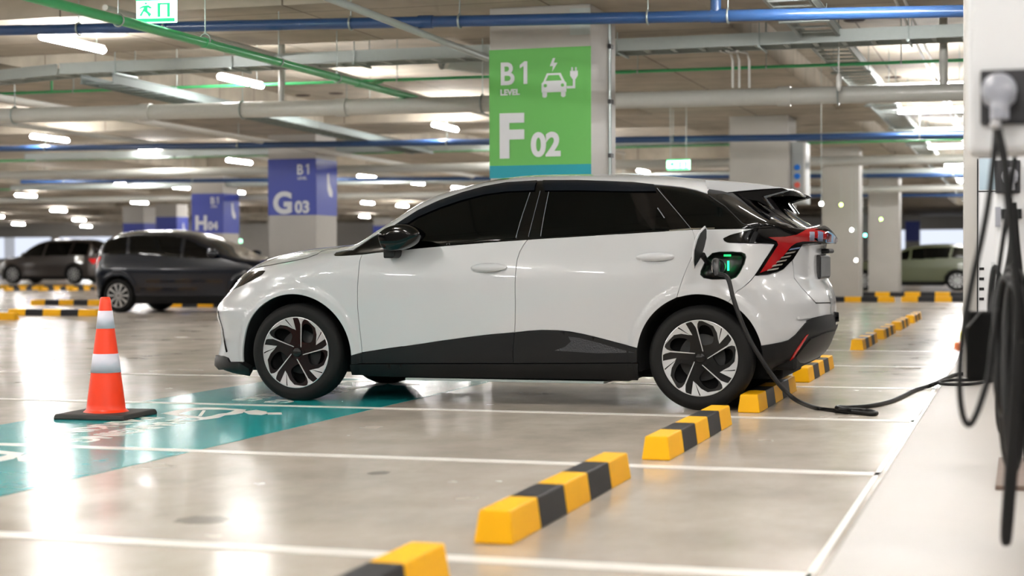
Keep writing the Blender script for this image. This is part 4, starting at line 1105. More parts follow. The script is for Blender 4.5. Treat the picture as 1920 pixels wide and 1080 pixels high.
# --- rear quarter
port = [(1326.3, 483.8), (1335.6, 475), (1349.4, 472.4), (1372.6, 472), (1389, 472.9), (1396.6, 476.5), (1398.6, 482.6), (1394.8, 495.6), (1386.5, 511.5), (1380, 520), (1370.7, 523.3), (1335.6, 523.8), (1319.5, 521), (1313.6, 515), (1314.3, 507.6), (1319.8, 495.6)]
portz = C(*port)
aS = ang(AR_, cast(1367, 564))
qp = C(*rgap[::-1])+C((1340, 429.8), (1396, 429.1), (1413, 429.0), (1396, 433.6), (1377, 438.5), (1358, 446), (1356, 448), (1358, 451.8), (1366.7, 455.3), (1410, 456.5), (1452.5, 457.8), (1434, 487), (1415.0, 516.3), (1390, 541))+arc(AR_, aS, aR1, 14)[:-1]
Pn('rear_quarter_panel', qp, M_white_car, gap=.0012, thick=.012, holes=[portz], step=.018)
aB = ang(AR_, cast(1427.6, 648))
tail_edge = [(1499, 463), (1494, 480), (1490, 505), (1489, 521)]
rb = arc(AR_, aS, aB, 16)+C((1465, 642), (1478, 638), (1491, 628), (1509, 607), (1517, 600.5), (1532.6, 594), (1550, 590))+[(B.u1(.50)-.30, .555), (B.u1(.45), .50), (B.u1(.62), .645)]+C((1563, 568), (1530, 569.4), (1503, 540), (1489, 522), (1487, 500), (1484, 489), (1469, 504.8), (1456, 511.8), (1440, 515.8), (1415.0, 517.3), (1390, 542))
Pn('rear_bumper', rb, M_white_car, gap=.0008, thick=.012, step=.018)
tg = C((1489, 521), (1503, 539.5), (1530, 567.5), (1563, 566.2))+[(B.u1(.655), .655), (B.u1(1.0), 1.0)]+C((1545, 457), (1500, 460.5), (1486, 487), (1488, 500))
Pn('tailgate', tg, M_white_car, gap=.0018, thick=.012)
strip('bumper_gap', [(1530, 568.4), (1545, 568), (1562, 566.6)], .004, M_gap, .001)
# lower rear
rc = arc(AR_, aB, aB-38, 6)+C((1439, 694), (1473, 692), (1500, 684), (1535, 671))+[(B.u1(.30), .30), (B.u1(.5), .50)]+C((1570, 602), (1564, 592), (1556, 589.5), (1550, 590), (1532.6, 593.6), (1517, 600), (1509, 606), (1491, 627.3), (1478, 637.4), (1465, 641.3), (1428, 648))
Pn('rear_bumper_cladding', rc, M_clad, lift=.009, thick=.03)
Pn('diffuser_panel', C((1516, 634), (1545, 622), (1571, 618), (1569, 630), (1560, 650), (1548, 661), (1535.6, 668), (1500, 678), (1477, 686), (1490, 665)), mat('glossy_grey_diffuser', '171614', .42, spec=.2), lift=.018, thick=.012)
Pn('side_reflector', C((1509, 628), (1513, 626), (1497, 652), (1477, 682), (1473.5, 684), (1490, 656)), mat('red_reflector', 'b0181c', .25, coat=.6), lift=.013, thick=.006, bstep=.01)
Pn('corner_fin', C((1569, 603), (1571, 590), (1573, 586))+[(cast(1573, 586)[0]+.10, .60), (cast(1573, 586)[0]+.10, .50)], M_clad, lift=.03, thick=.04)
Pn('parking_sensor', C(*elli(1496.5, 596, 2.6, 2.8, 12)), mat('sensor_white', 'b8babc', .3), lift=.002, thick=.002, bstep=.004)
# tail light with the full width bar
uS, uE = cast(1470, 440)[0], B.u1(1.07)
def duck(a, b): t = min(1, max(0, (a-uS)/(uE-uS)*1.15)); return .004+.072*t*t*(3-2*t)
tl_top = C((1356, 447.5), (1366, 442.5), (1377, 438.8), (1396, 434), (1414.6, 429.6), (1440, 427.8), (1470.8, 427.2), (1500, 430), (1530, 434))
zt_ = 1.098; zb_ = 1.045
tl = tl_top+[(uE-.10, zt_), (uE, zt_), (uE, zb_), (uE-.10, zb_)]+C((1540, 453), (1520, 454), (1500, 457.5), (1485, 487), (1469, 503.8), (1456, 510), (1440, 514), (1415.6, 516.2), (1434, 487), (1454, 457.5), (1440, 456), (1400, 455.2), (1366.7, 454.6), (1358, 451.5))
tlo = Pn('tail_light', tl, M_gloss_black, lift=duck, thick=.01, step=.015, bstep=.009)
def duck2(a, b): return duck(a, b)+.003
def duck3(a, b): return duck(a, b)+.005
Pn('red_lens', C((1440, 444.8), (1470, 443.5), (1490, 440), (1507, 434.5), (1523, 436.5))+[(uE-.2, 1.09), (uE, 1.09), (uE, 1.065), (uE-.2, 1.065)]+C((1520, 450), (1500, 451.5), (1490, 455), (1481, 462), (1471, 476), (1458, 490), (1450, 500), (1441, 506), (1424, 512), (1442, 484), (1458, 459), (1455, 452)), M_red_lens, tlo, lift=duck2, thick=.002, step=.015, bstep=.009)
M_smoke = mat('smoked_lens_stripe', '8d8780', .25, metal=.4)
for i in range(6):
    y_ = 463+7.8*i; xl_ = 1481-8.2*i; xr_ = 1497-7.4*i
    Pn('lens_rib', C((xl_, y_+3.2), (xr_-1, y_), (xr_-3.5, y_+3.4), (xl_-3, y_+6.6)), M_smoke if i else mat('blue_reflex', '8f9fc4', .1, metal=.6), tlo, lift=duck3, thick=.002, bstep=.006, step=.012)
for i, (a, c) in enumerate(((1510, 'a9afc4'), (1521, '8f9fc4'), (1532, '6d2a33'), (1541, 'a9afc4'))):
    Pn('lens_segment', C((a, 438.5), (a+6, 439), (a+5, 448.5), (a-1, 449)), mat('seg_'+c, c, .12, metal=.5), tlo, lift=duck3, thick=.002, bstep=.006, step=.012)
for sg in (0,):
    ue = uE-.02
    Pn('end_lens', [(ue-.105, 1.092), (ue-.03, 1.092), (ue-.03, 1.05), (ue-.105, 1.05)], mat('pale_blue_lens', '6f9fc4', .15, metal=.3), tlo, lift=duck3, thick=.002, bstep=.01)
# spoiler
sp = MB()
def spoiler():
    xs = np.linspace(0.0, .47, 20); V = []; F = []; n = 12; hw = .60
    P0 = at_y(1325, 337, YC-.2); 
    for x in xs:
        t = x/.47
        zt = np.interp(x, [0, .1, .2, .3, .4, .47], [1.449, 1.438, 1.427, 1.413, 1.397, 1.381])
        th = .035*(1-t)+.008
        w = hw-.03*t
        for j in range(-n, n+1):
            y = w*j/n; cr = .028*(abs(j)/n)**2.2; V.append((x, y, zt-cr))
        for j in range(n, -n-1, -1):
            y = w*j/n; cr = .028*(abs(j)/n)**2.2; V.append((x, y, zt-cr-th))
    k = 4*n+2
    for i in range(len(xs)-1):
        for j in range(k): F.append((i*k+j, (i+1)*k+j, (i+1)*k+(j+1) % k, i*k+(j+1) % k))
    F.append(tuple(range(k))); F.append(tuple((len(xs)-1)*k+j for j in range(k)))
    b = MB(); b.add(V, F, 0, True); return b.build('roof_spoiler', M_white_car, car, bevel=.0)
sp_o = spoiler()
# white side cheek and black fin of the spoiler (near and far side)
for sg, nm in ((-1, 'near'), (1, 'far')):
    yo = YC-.615
    def PX(p): w_ = at_y(p[0], p[1], yo); return (w_[0], w_[2])
    ck = [PX(p) for p in ((1323, 338), (1360, 340.5), (1400, 343.5), (1440, 348), (1463, 352.5), (1430, 354), (1387, 358), (1350, 362), (1326, 364.5))]
    fxc = lambda p, h, sg=sg: (p[0], sg*(.575+h), p[1])
    m = MB(); m.prism(ck, 0, .035, fxc); m.build('spoiler_cheek', M_white_car, sp_o, bevel=.008)
    fn = [PX(p) for p in ((1330, 365), (1387, 358.5), (1430, 354.5), (1466, 352), (1477, 356.5), (1466, 361), (1430, 369.5), (1446, 392), (1420, 378), (1390, 372), (1360, 384))]
    m = MB(); m.prism(fn, -.05, .022, fxc); m.build('spoiler_fin', M_gloss_black, sp_o, bevel=.006)
    m = MB(); e = [PX(p) for p in ((1431, 368), (1477, 356), (1478, 358.5), (1450, 366), (1436, 371), (1452, 392), (1448, 391))]
    m.prism(e, .018, .026, fxc); m.build('fin_edge', mat('fin_edge_grey', '55585c', .2, metal=.4), sp_o)
# middle of the tail, bridging the two sides
def tail_mid(name, z0, z1, m_, off):
    zs_ = np.linspace(z0, z1, 30); ys_ = np.linspace(-.16, .16, 13); V = []; F = []
    for z in zs_:
        a, rf, b_, rr = B.ends(0, z); sd = float(B.side(float(b_), z))
        for y in ys_:
            V.append((float(b_)+float(rr)*(1-min(1, abs(y)/max(.2, sd))**B.nr)**(1/B.nr)+off, y, z))
    for i in range(29):
        for j in range(12): F.append((i*13+j, i*13+j+1, (i+1)*13+j+1, (i+1)*13+j))
    q_ = MB(); q_.add(V, F, 0, True); q_.build(name, m_, car)
tail_mid('tailgate_middle', .50, 1.04, M_white_car, .0015)
tail_mid('bumper_middle', .22, .50, M_clad, .010)
# number plate holder on the tailgate
m = MB(); x0 = .655; m.box(x0-.05, -.27, .80, x0+.010, .27, .955); nb = m.build('number_plate', mat('black_plate_frame', '141416', .35), car, bevel=.012)
m = MB(); m.box(x0+.0105, -.255, .815, x0+.013, .255, .94); m.build('plate_face', mat('plate_grey', '8d9297', .25, metal=.3), nb)
m = MB(); m.box(x0-.10, -.14, .965, x0+.05, .14, .995); m.build('plate_lamp_housing', M_clad_dark, car, bevel=.012)

# --- charge port
pc = np.mean(portz, axis=0)
def sc(k, dx=0, dz=0): return [(pc[0]+(a-pc[0])*k+dx, pc[1]+(b-pc[1])*k+dz) for a, b in portz]
po = MB(); rings = []
for k, dpt in ((1.02, .002), (.97, -.004), (.93, -.02), (.90, -.05), (.5, -.055)):
    q = densify(sc(k), .05) if False else sc(k)
    u_ = np.array([a for a, b in q]); z_ = np.array([b for a, b in q]); rings.append(B.XYZ(u_, z_)+B.N(u_, z_)*dpt)
n = len(rings[0]); vs = [tuple(p) for r in rings for p in r]
po.add(vs, [(i*n+j, i*n+(j+1) % n, (i+1)*n+(j+1) % n, (i+1)*n+j) for i in range(len(rings)-1) for j in range(n)]+[tuple((len(rings)-1)*n+j for j in range(n))], 0, True)
cp = po.build('charge_port', mat('port_black', '08090a', .3), car)
X0, Yh0 = B.P(np.array(pc[0]), np.array(pc[1])); X0 = float(X0); Ys0 = -float(Yh0)
m = MB(); m.lathe([(.046, -.048), (.046, -.012), (.038, -.008), (.034, -.03), (0, -.03)], 'y', n=32); m.build('inlet_socket', mat('port_grey', '3a3d40', .3), cp, loc=(X0-.01, Ys0, pc[1]-.01))
m = MB(); m.cyl((0, 0, -.03), (0, 0, .03), .006, 10); m.build('status_light', mat('green_status_light', '20ff90', .3, emit='1dff86', estr=1.3), cp, loc=(X0+.045, Ys0+.012, pc[1]-.005))
m = MB(); m.box(-.022, -.004, -.006, .022, .004, .006); m.build('status_light', mat('green_status_glow', '20ff90', .3, emit='10e060', estr=.35), cp, loc=(X0+.04, Ys0+.012, pc[1]+.058))
# opened flap
hu, hz_ = cast(1325, 460); Hx = B.XYZ(np.array(hu), np.array(hz_)); fn_ = np.array([.98, -.2, 0.])
HP = np.array([float(Hx[0]), float(Hx[1])+YC-.004, 0.])
def FP(p, h):
    d = ray(*p); t_ = ((HP-CAM)@fn_)/(d@fn_); w_ = CAM+t_*d+fn_*h; return (w_[0], w_[1]-YC, w_[2])
inner = [(1313.5, 437), (1319, 431), (1322.5, 428), (1323.8, 433), (1323.6, 446), (1320, 462), (1314.5, 479), (1308.5, 490), (1302.5, 499), (1301.2, 488), (1302.3, 470), (1308, 449)]
m = MB(); m.prism(inner, 0, .004, FP); fl = m.build('charge_flap', M_clad_dark, car)
outer = [(1311.5, 436), (1318, 428.5), (1323, 423.5), (1325.3, 429), (1325, 446), (1321.5, 462), (1316, 480), (1309.5, 492.5), (1302, 504.5), (1299.2, 490), (1300.2, 470), (1306, 447)]
m = MB(); m.prism(outer, -.010, -.0005, FP); m.build('flap_skin', M_white_car, fl, bevel=.002)
hp = B.XYZ(np.array(cast(1327, 493)[0]), np.array(cast(1327, 493)[1]))
Aa = Vector(FP((1314, 478), .01)); Bb = Vector((float(hp[0]), float(hp[1])+.02, float(hp[2])))
m = MB(); m.tube([Aa, (Aa+Bb)/2+Vector((0, -.015, .0)), Bb], [.020, .016, .018], 10); m.build('flap_hinge', M_clad_dark, fl)

# --- mirror
def MPx(Y): return lambda p: (lambda w_: (w_[0], w_[2]))(at_y(p[0], p[1], Y))
mo = [(708.5, 438), (713, 434), (722, 427.5), (735, 422.3), (748, 420.3), (762, 421), (774, 425.5), (784, 432.5), (789.5, 438.5), (786.5, 444), (779, 454), (764, 463), (748, 469), (736, 471), (722, 470), (714, 463), (710, 450)]
mirror = MB(); Y0 = -.16
pts = [MPx(Y0)(p) for p in smooth_poly(mo, 1)]; c0 = np.mean(pts, axis=0); rings = []
for s_, yo in ((.5, -.060), (.86, -.056), (.955, -.046), (.99, -.026), (1., 0), (1.0, .05), (.95, .085), (.8, .10), (.3, .105)):
    rings.append([(c0[0]+(a-c0[0])*s_, Y0-YC+yo+.03, c0[1]+(b-c0[1])*s_) for a, b in pts])
n = len(pts); vs = [p for r in rings for p in r]
mirror.add(vs, [(i*n+j, i*n+(j+1) % n, (i+1)*n+(j+1) % n, (i+1)*n+j) for i in range(len(rings)-1) for j in range(n)]+[tuple(range(n)), tuple((len(rings)-1)*n+j for j in range(n))], 0, True)
mr = mirror.build('door_mirror', M_gloss_black, car)
m = MB(); q = [MPx(Y0)(p) for p in ((716, 452), (750, 452), (768, 445), (787, 440), (786, 443), (769, 450), (750, 456.5), (718, 457))]
m.prism(q, .035, .045, lambda p, h: (p[0], Y0-YC-h-.001, p[1])); m.build('mirror_highlight_strip', mat('highlight_chrome', '23393a', .08, metal=.8), mr)  # gloss strip puts the silver highlight on the mirror into its colour
m = MB(); a = Vector((*[at_y(729, 478, -.10)[0]], -.10-YC, at_y(729, 478, -.10)[2]))
q = [MPx(-.10)(p) for p in ((719, 466), (742, 466), (741, 480), (737, 484), (719.5, 484))]
m.prism(q, -.05, .10, lambda p, h: (p[0], -.10-YC-h+.09, p[1])); m.build('mirror_foot', M_clad_dark, mr, bevel=.008)

# --- wheels of the white car
for i, (x, z) in enumerate(((-2.705, .3225), (0., .3225))):
    for sg in (-1, 1):
        w_ = wheel0 if (i == 0 and sg == -1) else copy_tree(wheel0)
        w_.parent = car
        w_.location = (x, sg*.895, z); w_.rotation_euler = (0, math.radians((17, 0)[i]), 0 if sg < 0 else PI)
# ------------------------------------------------------------------ smooth path through points
def spline(pts, n=8):
    P = [Vector(p) for p in pts]; P = [P[0]*2-P[1]]+P+[P[-1]*2-P[-2]]; o = []
    for i in range(1, len(P)-2):
        for k in range(n):
            t = k/n; a, b, c, d = P[i-1:i+3]
            o.append(.5*((2*b)+(c-a)*t+(2*a-5*b+4*c-d)*t*t+(3*b-a-3*c+d)*t**3))
    o.append(P[-2]); return o
M_cable = mat('black_cable', '0a0a0b', .45, spec=.35)
# charging gun in the port of the white car and its cable
gx, gy, gz = X0-.012, YC+Ys0, pc[1]-.01
t = empty('charging_gun', (gx, gy-.02, gz), 0, 'dark charging gun plugged into the open charge port of the white hatchback', 'charging gun')
m = MB(); m.tube(spline([(0, .02, 0), (0, -.035, .002), (.002, -.075, .018), (.006, -.11, .030)], 5), [.030]*6+[.028]*5+[.024]*5, 18); m.build('connector_body', mat('dark_grey_plastic', '2c2d30', .28, coat=.4), t)
m = MB(); m.tube(spline([(.006, -.10, .036), (.012, -.125, .0), (.020, -.13, -.05)], 5), [.022]*4+[.018]*7, 14); m.build('handle', mat('dark_grey_plastic', '2c2d30', .28), t)
m = MB(); m.tube([(-.031, -.02, -.035), (-.033, -.03, .0), (-.025, -.05, .035)], .004, 8); m.build('pale_trim', M_chrome, t)
def A(px, py, Y): return Vector(at_y(px, py, Y))
def Fl(px, py, z=.0125): return Vector(at_z(px, py, z))
path = [Vector((gx+.018, gy-.145, gz-.04)), A(1364, 521, -.19), A(1374, 556, -.21), A(1386, 592, -.22), A(1403, 632, -.22), A(1424, 668, -.22), A(1448, 704, -.21), A(1472, 733, -.20), A(1496, 752, -.16)]
e = Fl(1532, 765.5); path += [e, Fl(1568, 770), Fl(1604, 773.5), Fl(1634, 776.5), Fl(1643, 774.5), Fl(1632, 771), Fl(1612, 769, .016), Fl(1585, 768, .03), Fl(1570, 765.5, .034), Fl(1573, 763, .03), Fl(1590, 764), Fl(1628, 761.6), Fl(1665, 754), Fl(1690, 744), Fl(1713, 732.5), Fl(1738, 725)]
for q in [(1756, 718), (1785, 704.5), (1806, 701), (1826, 705)]: path.append(Fl(*q, .022+.014))
t = empty('charging_cable', path[0], 0, 'black charging cable hanging from the white hatchback and trailing over the floor', 'cable')
b = MB(); b.tube([p-path[0] for p in spline(path, 7)], .0138, 12); b.build('cable_run', M_cable, t)
path2 = [Fl(1862, 706, .036), Fl(1819, 712, .036), Fl(1790, 712.5, .036), Fl(1770, 714, .036), Fl(1761, 717.5, .036), Fl(1768, 720, .036), Fl(1790, 721, .036), Fl(1822, 720, .036), Fl(1870, 712, .036)]
t = empty('charging_cable', path2[0], 0, 'black cable loop lying on the walkway edge below the black box', 'cable')
b = MB(); b.tube([p-path2[0] for p in spline(path2, 7)], .011, 12); b.build('cable_run', M_cable, t)

# ------------------------------------------------------------------ chargers at the right
M_chg = mat('charger_white', 'cfd0d2', .42)
M_gun = mat('gun_grey', '8d8f98', .4)
def gun_on_holster(t, x, y, z, s, round_=True):
    """connector parked in its holster, pointing to -y and hanging down"""
    m = MB(); m.tube(spline([(x, y+.01, z+.02*s), (x, y-.05*s, z+.015*s), (x+.002, y-.085*s, z-.02*s), (x+.003, y-.09*s, z-.07*s)], 5), [.050*s]*5+[.046*s]*5+[.026*s]*6, 18)
    m.build('parked_gun', M_gun, t)
t = empty('charging_station', (1.95, -4.9, 0), 0, 'tall white charging station nearest the camera at the right edge, top out of view', 'charger')
def L(P): return (P[0]-1.95, P[1]+4.9, P[2])
xl = at_y(1813, 150, -5.0)[0]; zb = at_y(1860, 287, -5.0)[2]
MB().box(xl-1.95, -.10, zb, .42, .14, 2.35).build('cabinet', M_chg, t, bevel=.02)
MB().box(.05, -.02, 0.022, .30, .12, zb).build('post', M_clad_dark, t, bevel=.01)
a0 = at_y(1838, 132, -5.02); a1_ = at_y(1922, 232, -5.02)
h = MB(); h.box(a0[0]-1.95, -.125, a1_[2], a1_[0]-1.95+.01, -.10, a0[2]); h.build('holster', mat('holster_black', '17171c', .5), t, bevel=.006)
g = at_y(1873, 182, -5.05); gun_on_holster(t, g[0]-1.95, -.135, g[2]-.0, 1.0)
gb = at_y(1867, 234, -5.12); m = MB(); m.lathe([(0, -.016), (.012, -.010), (.016, 0), (.012, .010), (0, .016)], 'y', n=16); m.build('strain_relief', mat('relief_grey', 'b5b5b7', .5), t, loc=(gb[0]-1.95, -.235, gb[2]))
def cable(pts, label, group=None, r=.011, root='hanging_cable'):
    t = empty(root, pts[0], 0, label, 'cable', group)
    b = MB(); b.tube([p-pts[0] for p in spline(pts, 7)], r, 10); b.build('cable_run', M_cable, t); return t
cable([A(x, y, -5.12) for x, y in ((1868, 240), (1863, 300), (1853, 380), (1840, 450), (1822, 530), (1808, 610), (1801, 680), (1800, 740), (1807, 783), (1818, 796), (1831, 776), (1845, 735), (1855, 700), (1862, 640), (1870, 580))], 'leftmost hanging black cable, a long loop from the nearest charging gun', r=.0095)
cable([A(x, y, -5.16) for x, y in ((1871, 242), (1884, 310), (1893, 400), (1903, 490), (1908, 580), (1903, 700), (1894, 850), (1886, 960), (1884, 1008), (1889, 1012), (1896, 940), (1906, 800), (1914, 640))], 'long black cable loop hanging lowest, almost to the bottom of the photo', r=.013)
t = empty('charging_station', (2.0, -2.45, 0), 0, 'second white charging station from the camera at the right edge, standing on a steel plate', 'charger')
xl = at_y(1866, 330, -2.55)[0]
MB().box(xl-2.0, -.10, .78, .40, .14, 1.95).build('cabinet', M_chg, t, bevel=.02)
a0 = at_y(1866, 301, -2.56); a1_ = at_y(1913, 362, -2.56); h = MB(); h.box(a0[0]-2.0, -.125, a1_[2], a1_[0]-2.0, -.10, a0[2]); h.build('holster', mat('holster_black', '17171c', .5), t, bevel=.005)
g = at_y(1893, 335, -2.6); gun_on_holster(t, g[0]-2.0, -.135, g[2], .72)
a0 = at_y(1878, 392, -2.56); a1_ = at_y(1916, 410, -2.56); MB().box(a0[0]-2.0, -.115, a1_[2], a1_[0]-2.0, -.10, a0[2]).build('dark_label', M_clad_dark, t)
a0 = at_y(1866, 388, -2.56); a1_ = at_y(1876, 425, -2.56); MB().box(a0[0]-2.0, -.112, a1_[2], a1_[0]-2.0, -.10, a0[2]).build('grey_label', M_gun, t)
MB().box(-.10, -.03, .03, .10, .09, .78).build('post', M_clad_dark, t, bevel=.01)
MB().box(-.06, -2.15, .88, -.02, -.03, .915).build('hose_arm', M_clad_dark, t, bevel=.004)
p0, p1 = at_z(1866, 919, .022), at_z(1872, 877, .022)
MB().box(p0[0]-2.0, p0[1]+2.45, .022, .25, .12, .042).build('base_plate', mat('rusty_plate', '6b5a50', .6, noise=.3, nscale=25), t, bevel=.004)
cable([A(x, y, -2.72) for x, y in ((1893, 372), (1897, 430), (1893, 480), (1880, 530), (1866, 500), (1858, 540), (1856, 600), (1862, 680))], 'thin black cable curving from the second charging gun', r=.012)
cable([A(x, y, -2.8) for x, y in ((1900, 380), (1908, 470), (1918, 560), (1925, 640))], 'black cable slanting right from the second charging gun', r=.014)
cable([A(x, y, -3.2) for x, y in ((1872, 560), (1869, 700), (1870, 780), (1877, 812), (1886, 790), (1888, 700), (1890, 560))], 'thin black cable loop just right of the black box', r=.008)
for i, (cx, cy, w, hh, Y) in enumerate(((1898, 690, 20, 190, -4.2), (1905, 660, 26, 150, -4.05), (1890, 650, 22, 130, -4.35), (1902, 700, 15, 170, -4.5), (1886, 630, 24, 110, -3.9))):
    pts = [A(cx+w*math.cos(2*PI*k/28), cy+hh*math.sin(2*PI*k/28), Y+.03*math.sin(2*PI*k/14)) for k in range(28)]
    t = empty('cable_coil', pts[0], 0, 'black cable coil hanging in the bundle at the right edge', 'cable', 'coils of the cable bundle at the right edge')
    b = MB(); b.tube([p-pts[0] for p in pts], .017, 10, closed=True); b.build('coil', M_cable, t)
a0 = A(1811, 584, -4.1); a1_ = A(1882, 716, -4.1)
t = empty('cable_box', ((a0.x+a1_.x)/2, -4.05, a1_.z), 0, 'flat black box hanging among the charging cables at the right', 'box')
w = (a1_.x-a0.x)/2; MB().box(-w, -.05, 0, w, .05, a0.z-a1_.z).build('case', mat('matt_black', '060606', .8, spec=.2), t, bevel=.012)
MB().cyl((w*.4, 0, a0.z-a1_.z), (w+.12, .02, 1.9-a1_.z), .008, 8).build('strap', M_clad_dark, t)
a0 = A(1787, 624, -4.4); 
t = empty('cable_tag', (a0.x+.02, -4.4, a0.z-.06), 0, 'small blurred yellow and orange tag left of the black cable box', 'tag')
MB().box(-.018, -.01, 0, .016, .01, .032).build('orange_half', mat('tag_orange', 'e0743c', .5), t, bevel=.004); MB().cyl((.01, 0, .06), (.06, .28, .12), .003, 6).build('cord', M_clad_dark, t); MB().box(-.002, -.01, .032, .02, .01, .066).build('yellow_half', mat('tag_yellow', 'd9c020', .5), t, bevel=.004)
# white column and cabinet behind the chargers
xl = at_y(1806, 300, 3.0)[0]
cw = column(xl, 3.0, .9, 'white painted column at the right edge behind the charging stations')
t = empty('switch_cabinet', (at_y(1833, 300, 2.9)[0]+.35, 2.9, 0), 0, 'tall pale switch cabinet on the column behind the hanging cables', 'cabinet')
zt = at_y(1840, 292, 2.8)[2]
MB().box(-.35, -.10, .12, .35, .10, zt).build('body', M_chg, t, bevel=.02)
m = MB(); m.box(-.352, -.104, .13, -.342, -.099, zt-.02); m.box(-.34, -.104, zt-.012, .34, -.099, zt-.004); m.box(-.34, -.104, zt-.27, .34, -.099, zt-.262); m.build('door_outline', M_gap, t)
MB().box(-.335, -.1025, zt-.255, .33, -.1, zt-.016).build('screen', mat('pale_blue_glass', '9fb2bf', .12), t)
for k in range(4): MB().box(-.335, -.106, .86-.075*k-.02, -.30, -.099, .86-.075*k).build('vent_slot', M_gap, t)
m = MB(); m.box(-.25, -.108, .55, -.16, -.099, .90); m.build('terminal_cover', mat('cover_grey', 'bfc1c3', .5), t)

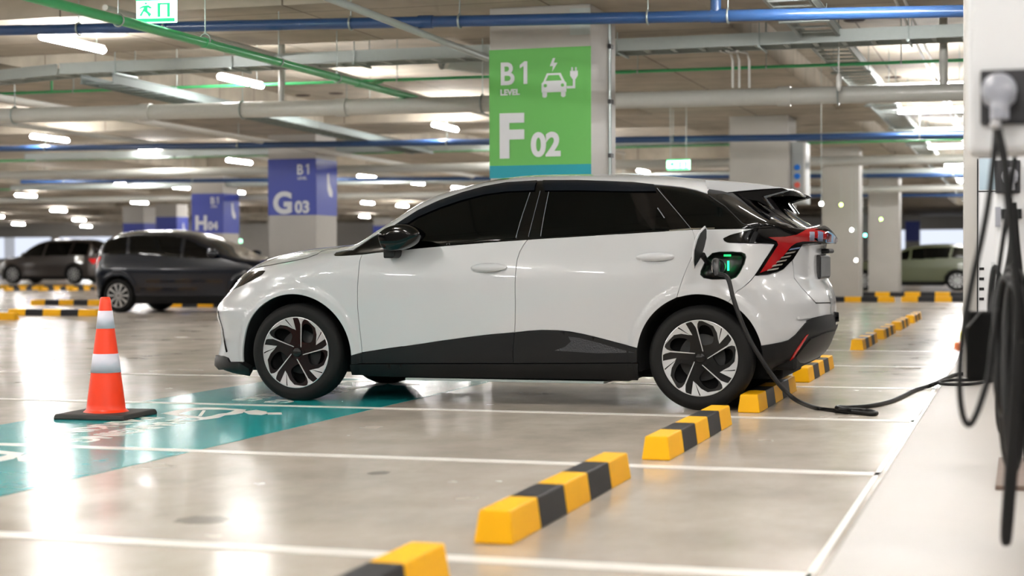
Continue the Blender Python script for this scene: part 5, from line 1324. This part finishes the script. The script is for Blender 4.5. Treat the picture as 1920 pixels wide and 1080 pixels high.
# ------------------------------------------------------------------ other parked cars
def simple_car(name, loc, rz, paint, label, top, length_f, length_r, hgt, wb, W, tyre=.31, rail=0., tail=None, rimc=None, belt=.93, slope=.12, cat='car', clad=False):
    xf, xr = -wb-length_f, length_r
    k = W/.918
    B2 = Body(prof=curve([(.1, .78*k), (.2, .85*k), (.35, .885*k), (.55, .905*k), (.75, .915*k), (.85, .905*k), (1.0, .885*k), (1.2, .86*k)], .03),
              belt=curve([(xf, .72), (xf+.5, .86), (xf+1.0, belt), (-wb*.6, belt+.04), (0, belt+slope), (xr+.3, belt+slope)], .06),
              z0=curve([(a, b-(.14 if b > belt+.25 else .10)) for a, b in top], .05), top=curve(top, .03),
              xf=curve([(.1, xf+.15), (.3, xf), (.6, xf), (.8, xf+.06), (1.6, xf+.3)], .03), xr=curve([(.1, xr-.2), (.3, xr-.02), (.6, xr), (.9, xr-.04), (1.2, xr-.08), (1.9, xr-.1)], .03),
              rf=curve([(.1, .5), (.6, .6), (1., .8)], .03), rr=curve([(.1, .35), (.6, .4), (1.2, .4)], .03),
              nf=2.3, nr=2.5, taper=.03, xm=-wb/2, tumble=.5, m=2.6, wheels=(-wb, 0.), wz=tyre, r_out=tyre+.13, fl=.012)
    t = empty(name, loc, rz, label, cat)
    def glass(x, z, y):
        zb = float(ev(B2.belt, x)); zt = float(ev(B2.top, x))
        pil = any(abs(x-q-(z-zb)*sl) < .035 for q, sl in ((-wb*.50, .12), (-wb*.08, .2)))
        return zb < z < zt-.11 and xf+1.15 < x < xr-.35 and y > .35 and not pil
    for sg in (-1, 1):
        shell(B2, 'body_side', [paint], t, 0, (.2, hgt+.02), lambda x, z, y: 0 if not glass(x, z, y) and z > (.42 if clad else .27) else -1, sg, dz=.02, arch=tyre+.055)
        shell(B2, 'side_windows', [M_glass], t, -.004, (.2, hgt+.02), lambda x, z, y: 0 if glass(x, z, y) or (z > float(ev(B2.belt, x)) and y > .3 and xf+1.15 < x < xr-.35 and z < float(ev(B2.top, x))-.09) else -1, sg, arch=tyre+.06)
        shell(B2, 'lower_cladding', [M_clad_dark], t, 0, (.16, .5), lambda x, z, y: 0 if z <= (.44 if clad else .29) else -1, sg, arch=tyre+.055)
    # upper surfaces
    def yc2(x): return .55
    for nm, a, b_, mm in (('bonnet', xf+.05, xf+1.1, paint), ('windscreen', xf+1.1, xf+1.75, M_glass), ('roof', xf+1.75, xr-.42, paint), ('rear_window', xr-.42, xr-.1, M_glass)):
        cap(B2, nm, np.linspace(a, b_, 16), lambda x: .62 if x > xf+.3 else .62*max(.1, (x-xf)/.3), mm, t, n=8, lift=-.002)
    m = MB(); m.box(xf+.5, -.5*k, .2, xr-.3, .5*k, belt-.05); m.box(-wb+.42, -.82*k, .2, -.42, .82*k, .5); m.build('underbody', M_liner, t)
    for x in (-wb, 0):
        for sg in (-1, 1):
            m = MB(); n = 20; rg = [(x+(tyre+.075)*math.cos(math.radians(-20+220*i/n)), tyre+(tyre+.075)*math.sin(math.radians(-20+220*i/n))) for i in range(n+1)]
            m.add([(a, sg*.86*k, b_) for a, b_ in rg]+[(a, sg*.5*k, b_) for a, b_ in rg], [(i, i+1, n+2+i, n+1+i) for i in range(n)]); m.add([(a, sg*.5*k, b_) for a, b_ in rg], [tuple(range(n+1))]); m.build('wheel_liner', M_liner, t)
            w_ = empty('wheel', (x, sg*.885*k, tyre)); w_.parent = t; w_.rotation_euler = (0, 0, 0 if sg < 0 else PI)
            m = MB(); rr = tyre*.70; m.lathe([(rr, .01), (rr+.03, 0), (tyre-.03, 0), (tyre, .04), (tyre, .17), (tyre-.03, .2), (rr, .2)], 'y', n=36); m.build('tyre', M_tyre, w_)
            m = MB(); m.lathe([(rr-.012, .02), (rr, .008), (rr+.001, .02)], 'y', n=36)
            for q in range(10):
                a = 2*PI*q/10; pr_ = [(rr*r_*math.cos(a+da), rr*r_*math.sin(a+da)) for r_, da in ((.12, -.35), (1., -.10), (1., .10), (.12, .35))]
                m.prism(pr_, 0, .02, lambda p, h: (p[0], .035-h, p[1]))
            m.build('alloy_rim', rimc or M_rimsilver, w_)
            m = MB(); m.lathe([(rr, .09), (0, .09)], 'y', n=24); m.build('dark_backing_plate', M_liner, w_)  # dark disc closing the wheel behind the spokes
    for sg in (-1, 1):
        m = MB(); c = (xf+1.45, sg*(.93*k), belt+.12); m.lathe([(0, -.12), (.05, -.10), (.075, -.03), (.07, .05), (.03, .09), (0, .095)], 'x', c, 14); m.build('door_mirror', paint, t)
        uu = [(B2.u_of(xr-.16, .8), .80), (B2.u_of(xr-.30, .98), 1.0), (B2.u1(.98)-.18, 1.0), (B2.u1(.84)-.22, .82)]
        panel(B2, 'tail_lamp', uu, mat('tail_lamp_red', 'c01414', .15, coat=.6, emit='c01414', estr=.25), t, lift=.006, sgn=sg)
        uu = [(B2.u_of(xf+.50, .78), .80), (B2.u_of(xf+.2, .66), .66), (B2.u0(.66)+.22, .66), (B2.u0(.70)+.20, .72)]
        panel(B2, 'head_lamp', uu, mat('head_lamp_glass', 'b8bcc0', .1, metal=.4), t, lift=.006, sgn=sg)
    return t
M_navy = mat('dark_slate_paint', '0b1320', .2, coat=.4)
M_brown = mat('brown_grey_paint', '2f2825', .28, coat=.8)
M_olive = mat('pale_olive_paint', '50563f', .28, coat=.4)
M_white2 = mat('plain_white_paint', 'd5d7d8', .25, coat=.8)
hatch = [(-3.6, .62), (-3.35, .72), (-3.1, .86), (-2.7, .95), (-2.35, 1.0), (-2.1, 1.07), (-1.6, 1.30), (-1.2, 1.44), (-.8, 1.49), (-.3, 1.50), (.1, 1.46), (.35, 1.36), (.5, 1.20), (.65, 1.02), (.75, .95)]
P = at_z(222, 586, 0)
simple_car('hatchback_car', (P[0], P[1]+.80, 0), PI+math.radians(0), M_navy, 'dark slate blue hatchback parked at left, half hidden by the white one', hatch, .78, .66, 1.50, 2.57, .85, tyre=.305)
suv = [(-4.0, .75), (-3.7, .95), (-3.3, 1.05), (-2.8, 1.12), (-2.55, 1.2), (-2.1, 1.55), (-1.8, 1.70), (-1.3, 1.80), (-.5, 1.82), (.3, 1.80), (.6, 1.72), (.8, 1.45), (.95, 1.15), (1.05, 1.05)]
P = at_z(28, 530, 0)
Q = at_z(138, 532, 0)
simple_car('off_road_car', (Q[0], Q[1]+.9, 0), math.radians(0), M_brown, 'brown grey off road car at the far left behind small wheel stops', suv, .85, .95, 1.82, 2.85, .93, tyre=.38, belt=1.08, slope=.06)
P = at_z(1795, 545, 0)
sc_ = simple_car('saloon_car', (P[0], P[1]+.80, 0), 0, M_olive, 'pale olive green car at the right, half hidden behind the pale columns', hatch, .85, .80, 1.47, 2.6, .86, tyre=.315)
sc_.scale = (1, 1, .88)
P = at_z(12, 526, 0)
simple_car('parked_car', (P[0]-1.2, P[1]+6.5, 0), 0, M_white2, 'white car at the far left edge, beyond the brown off road car', hatch, .8, .75, 1.47, 2.6, .85)
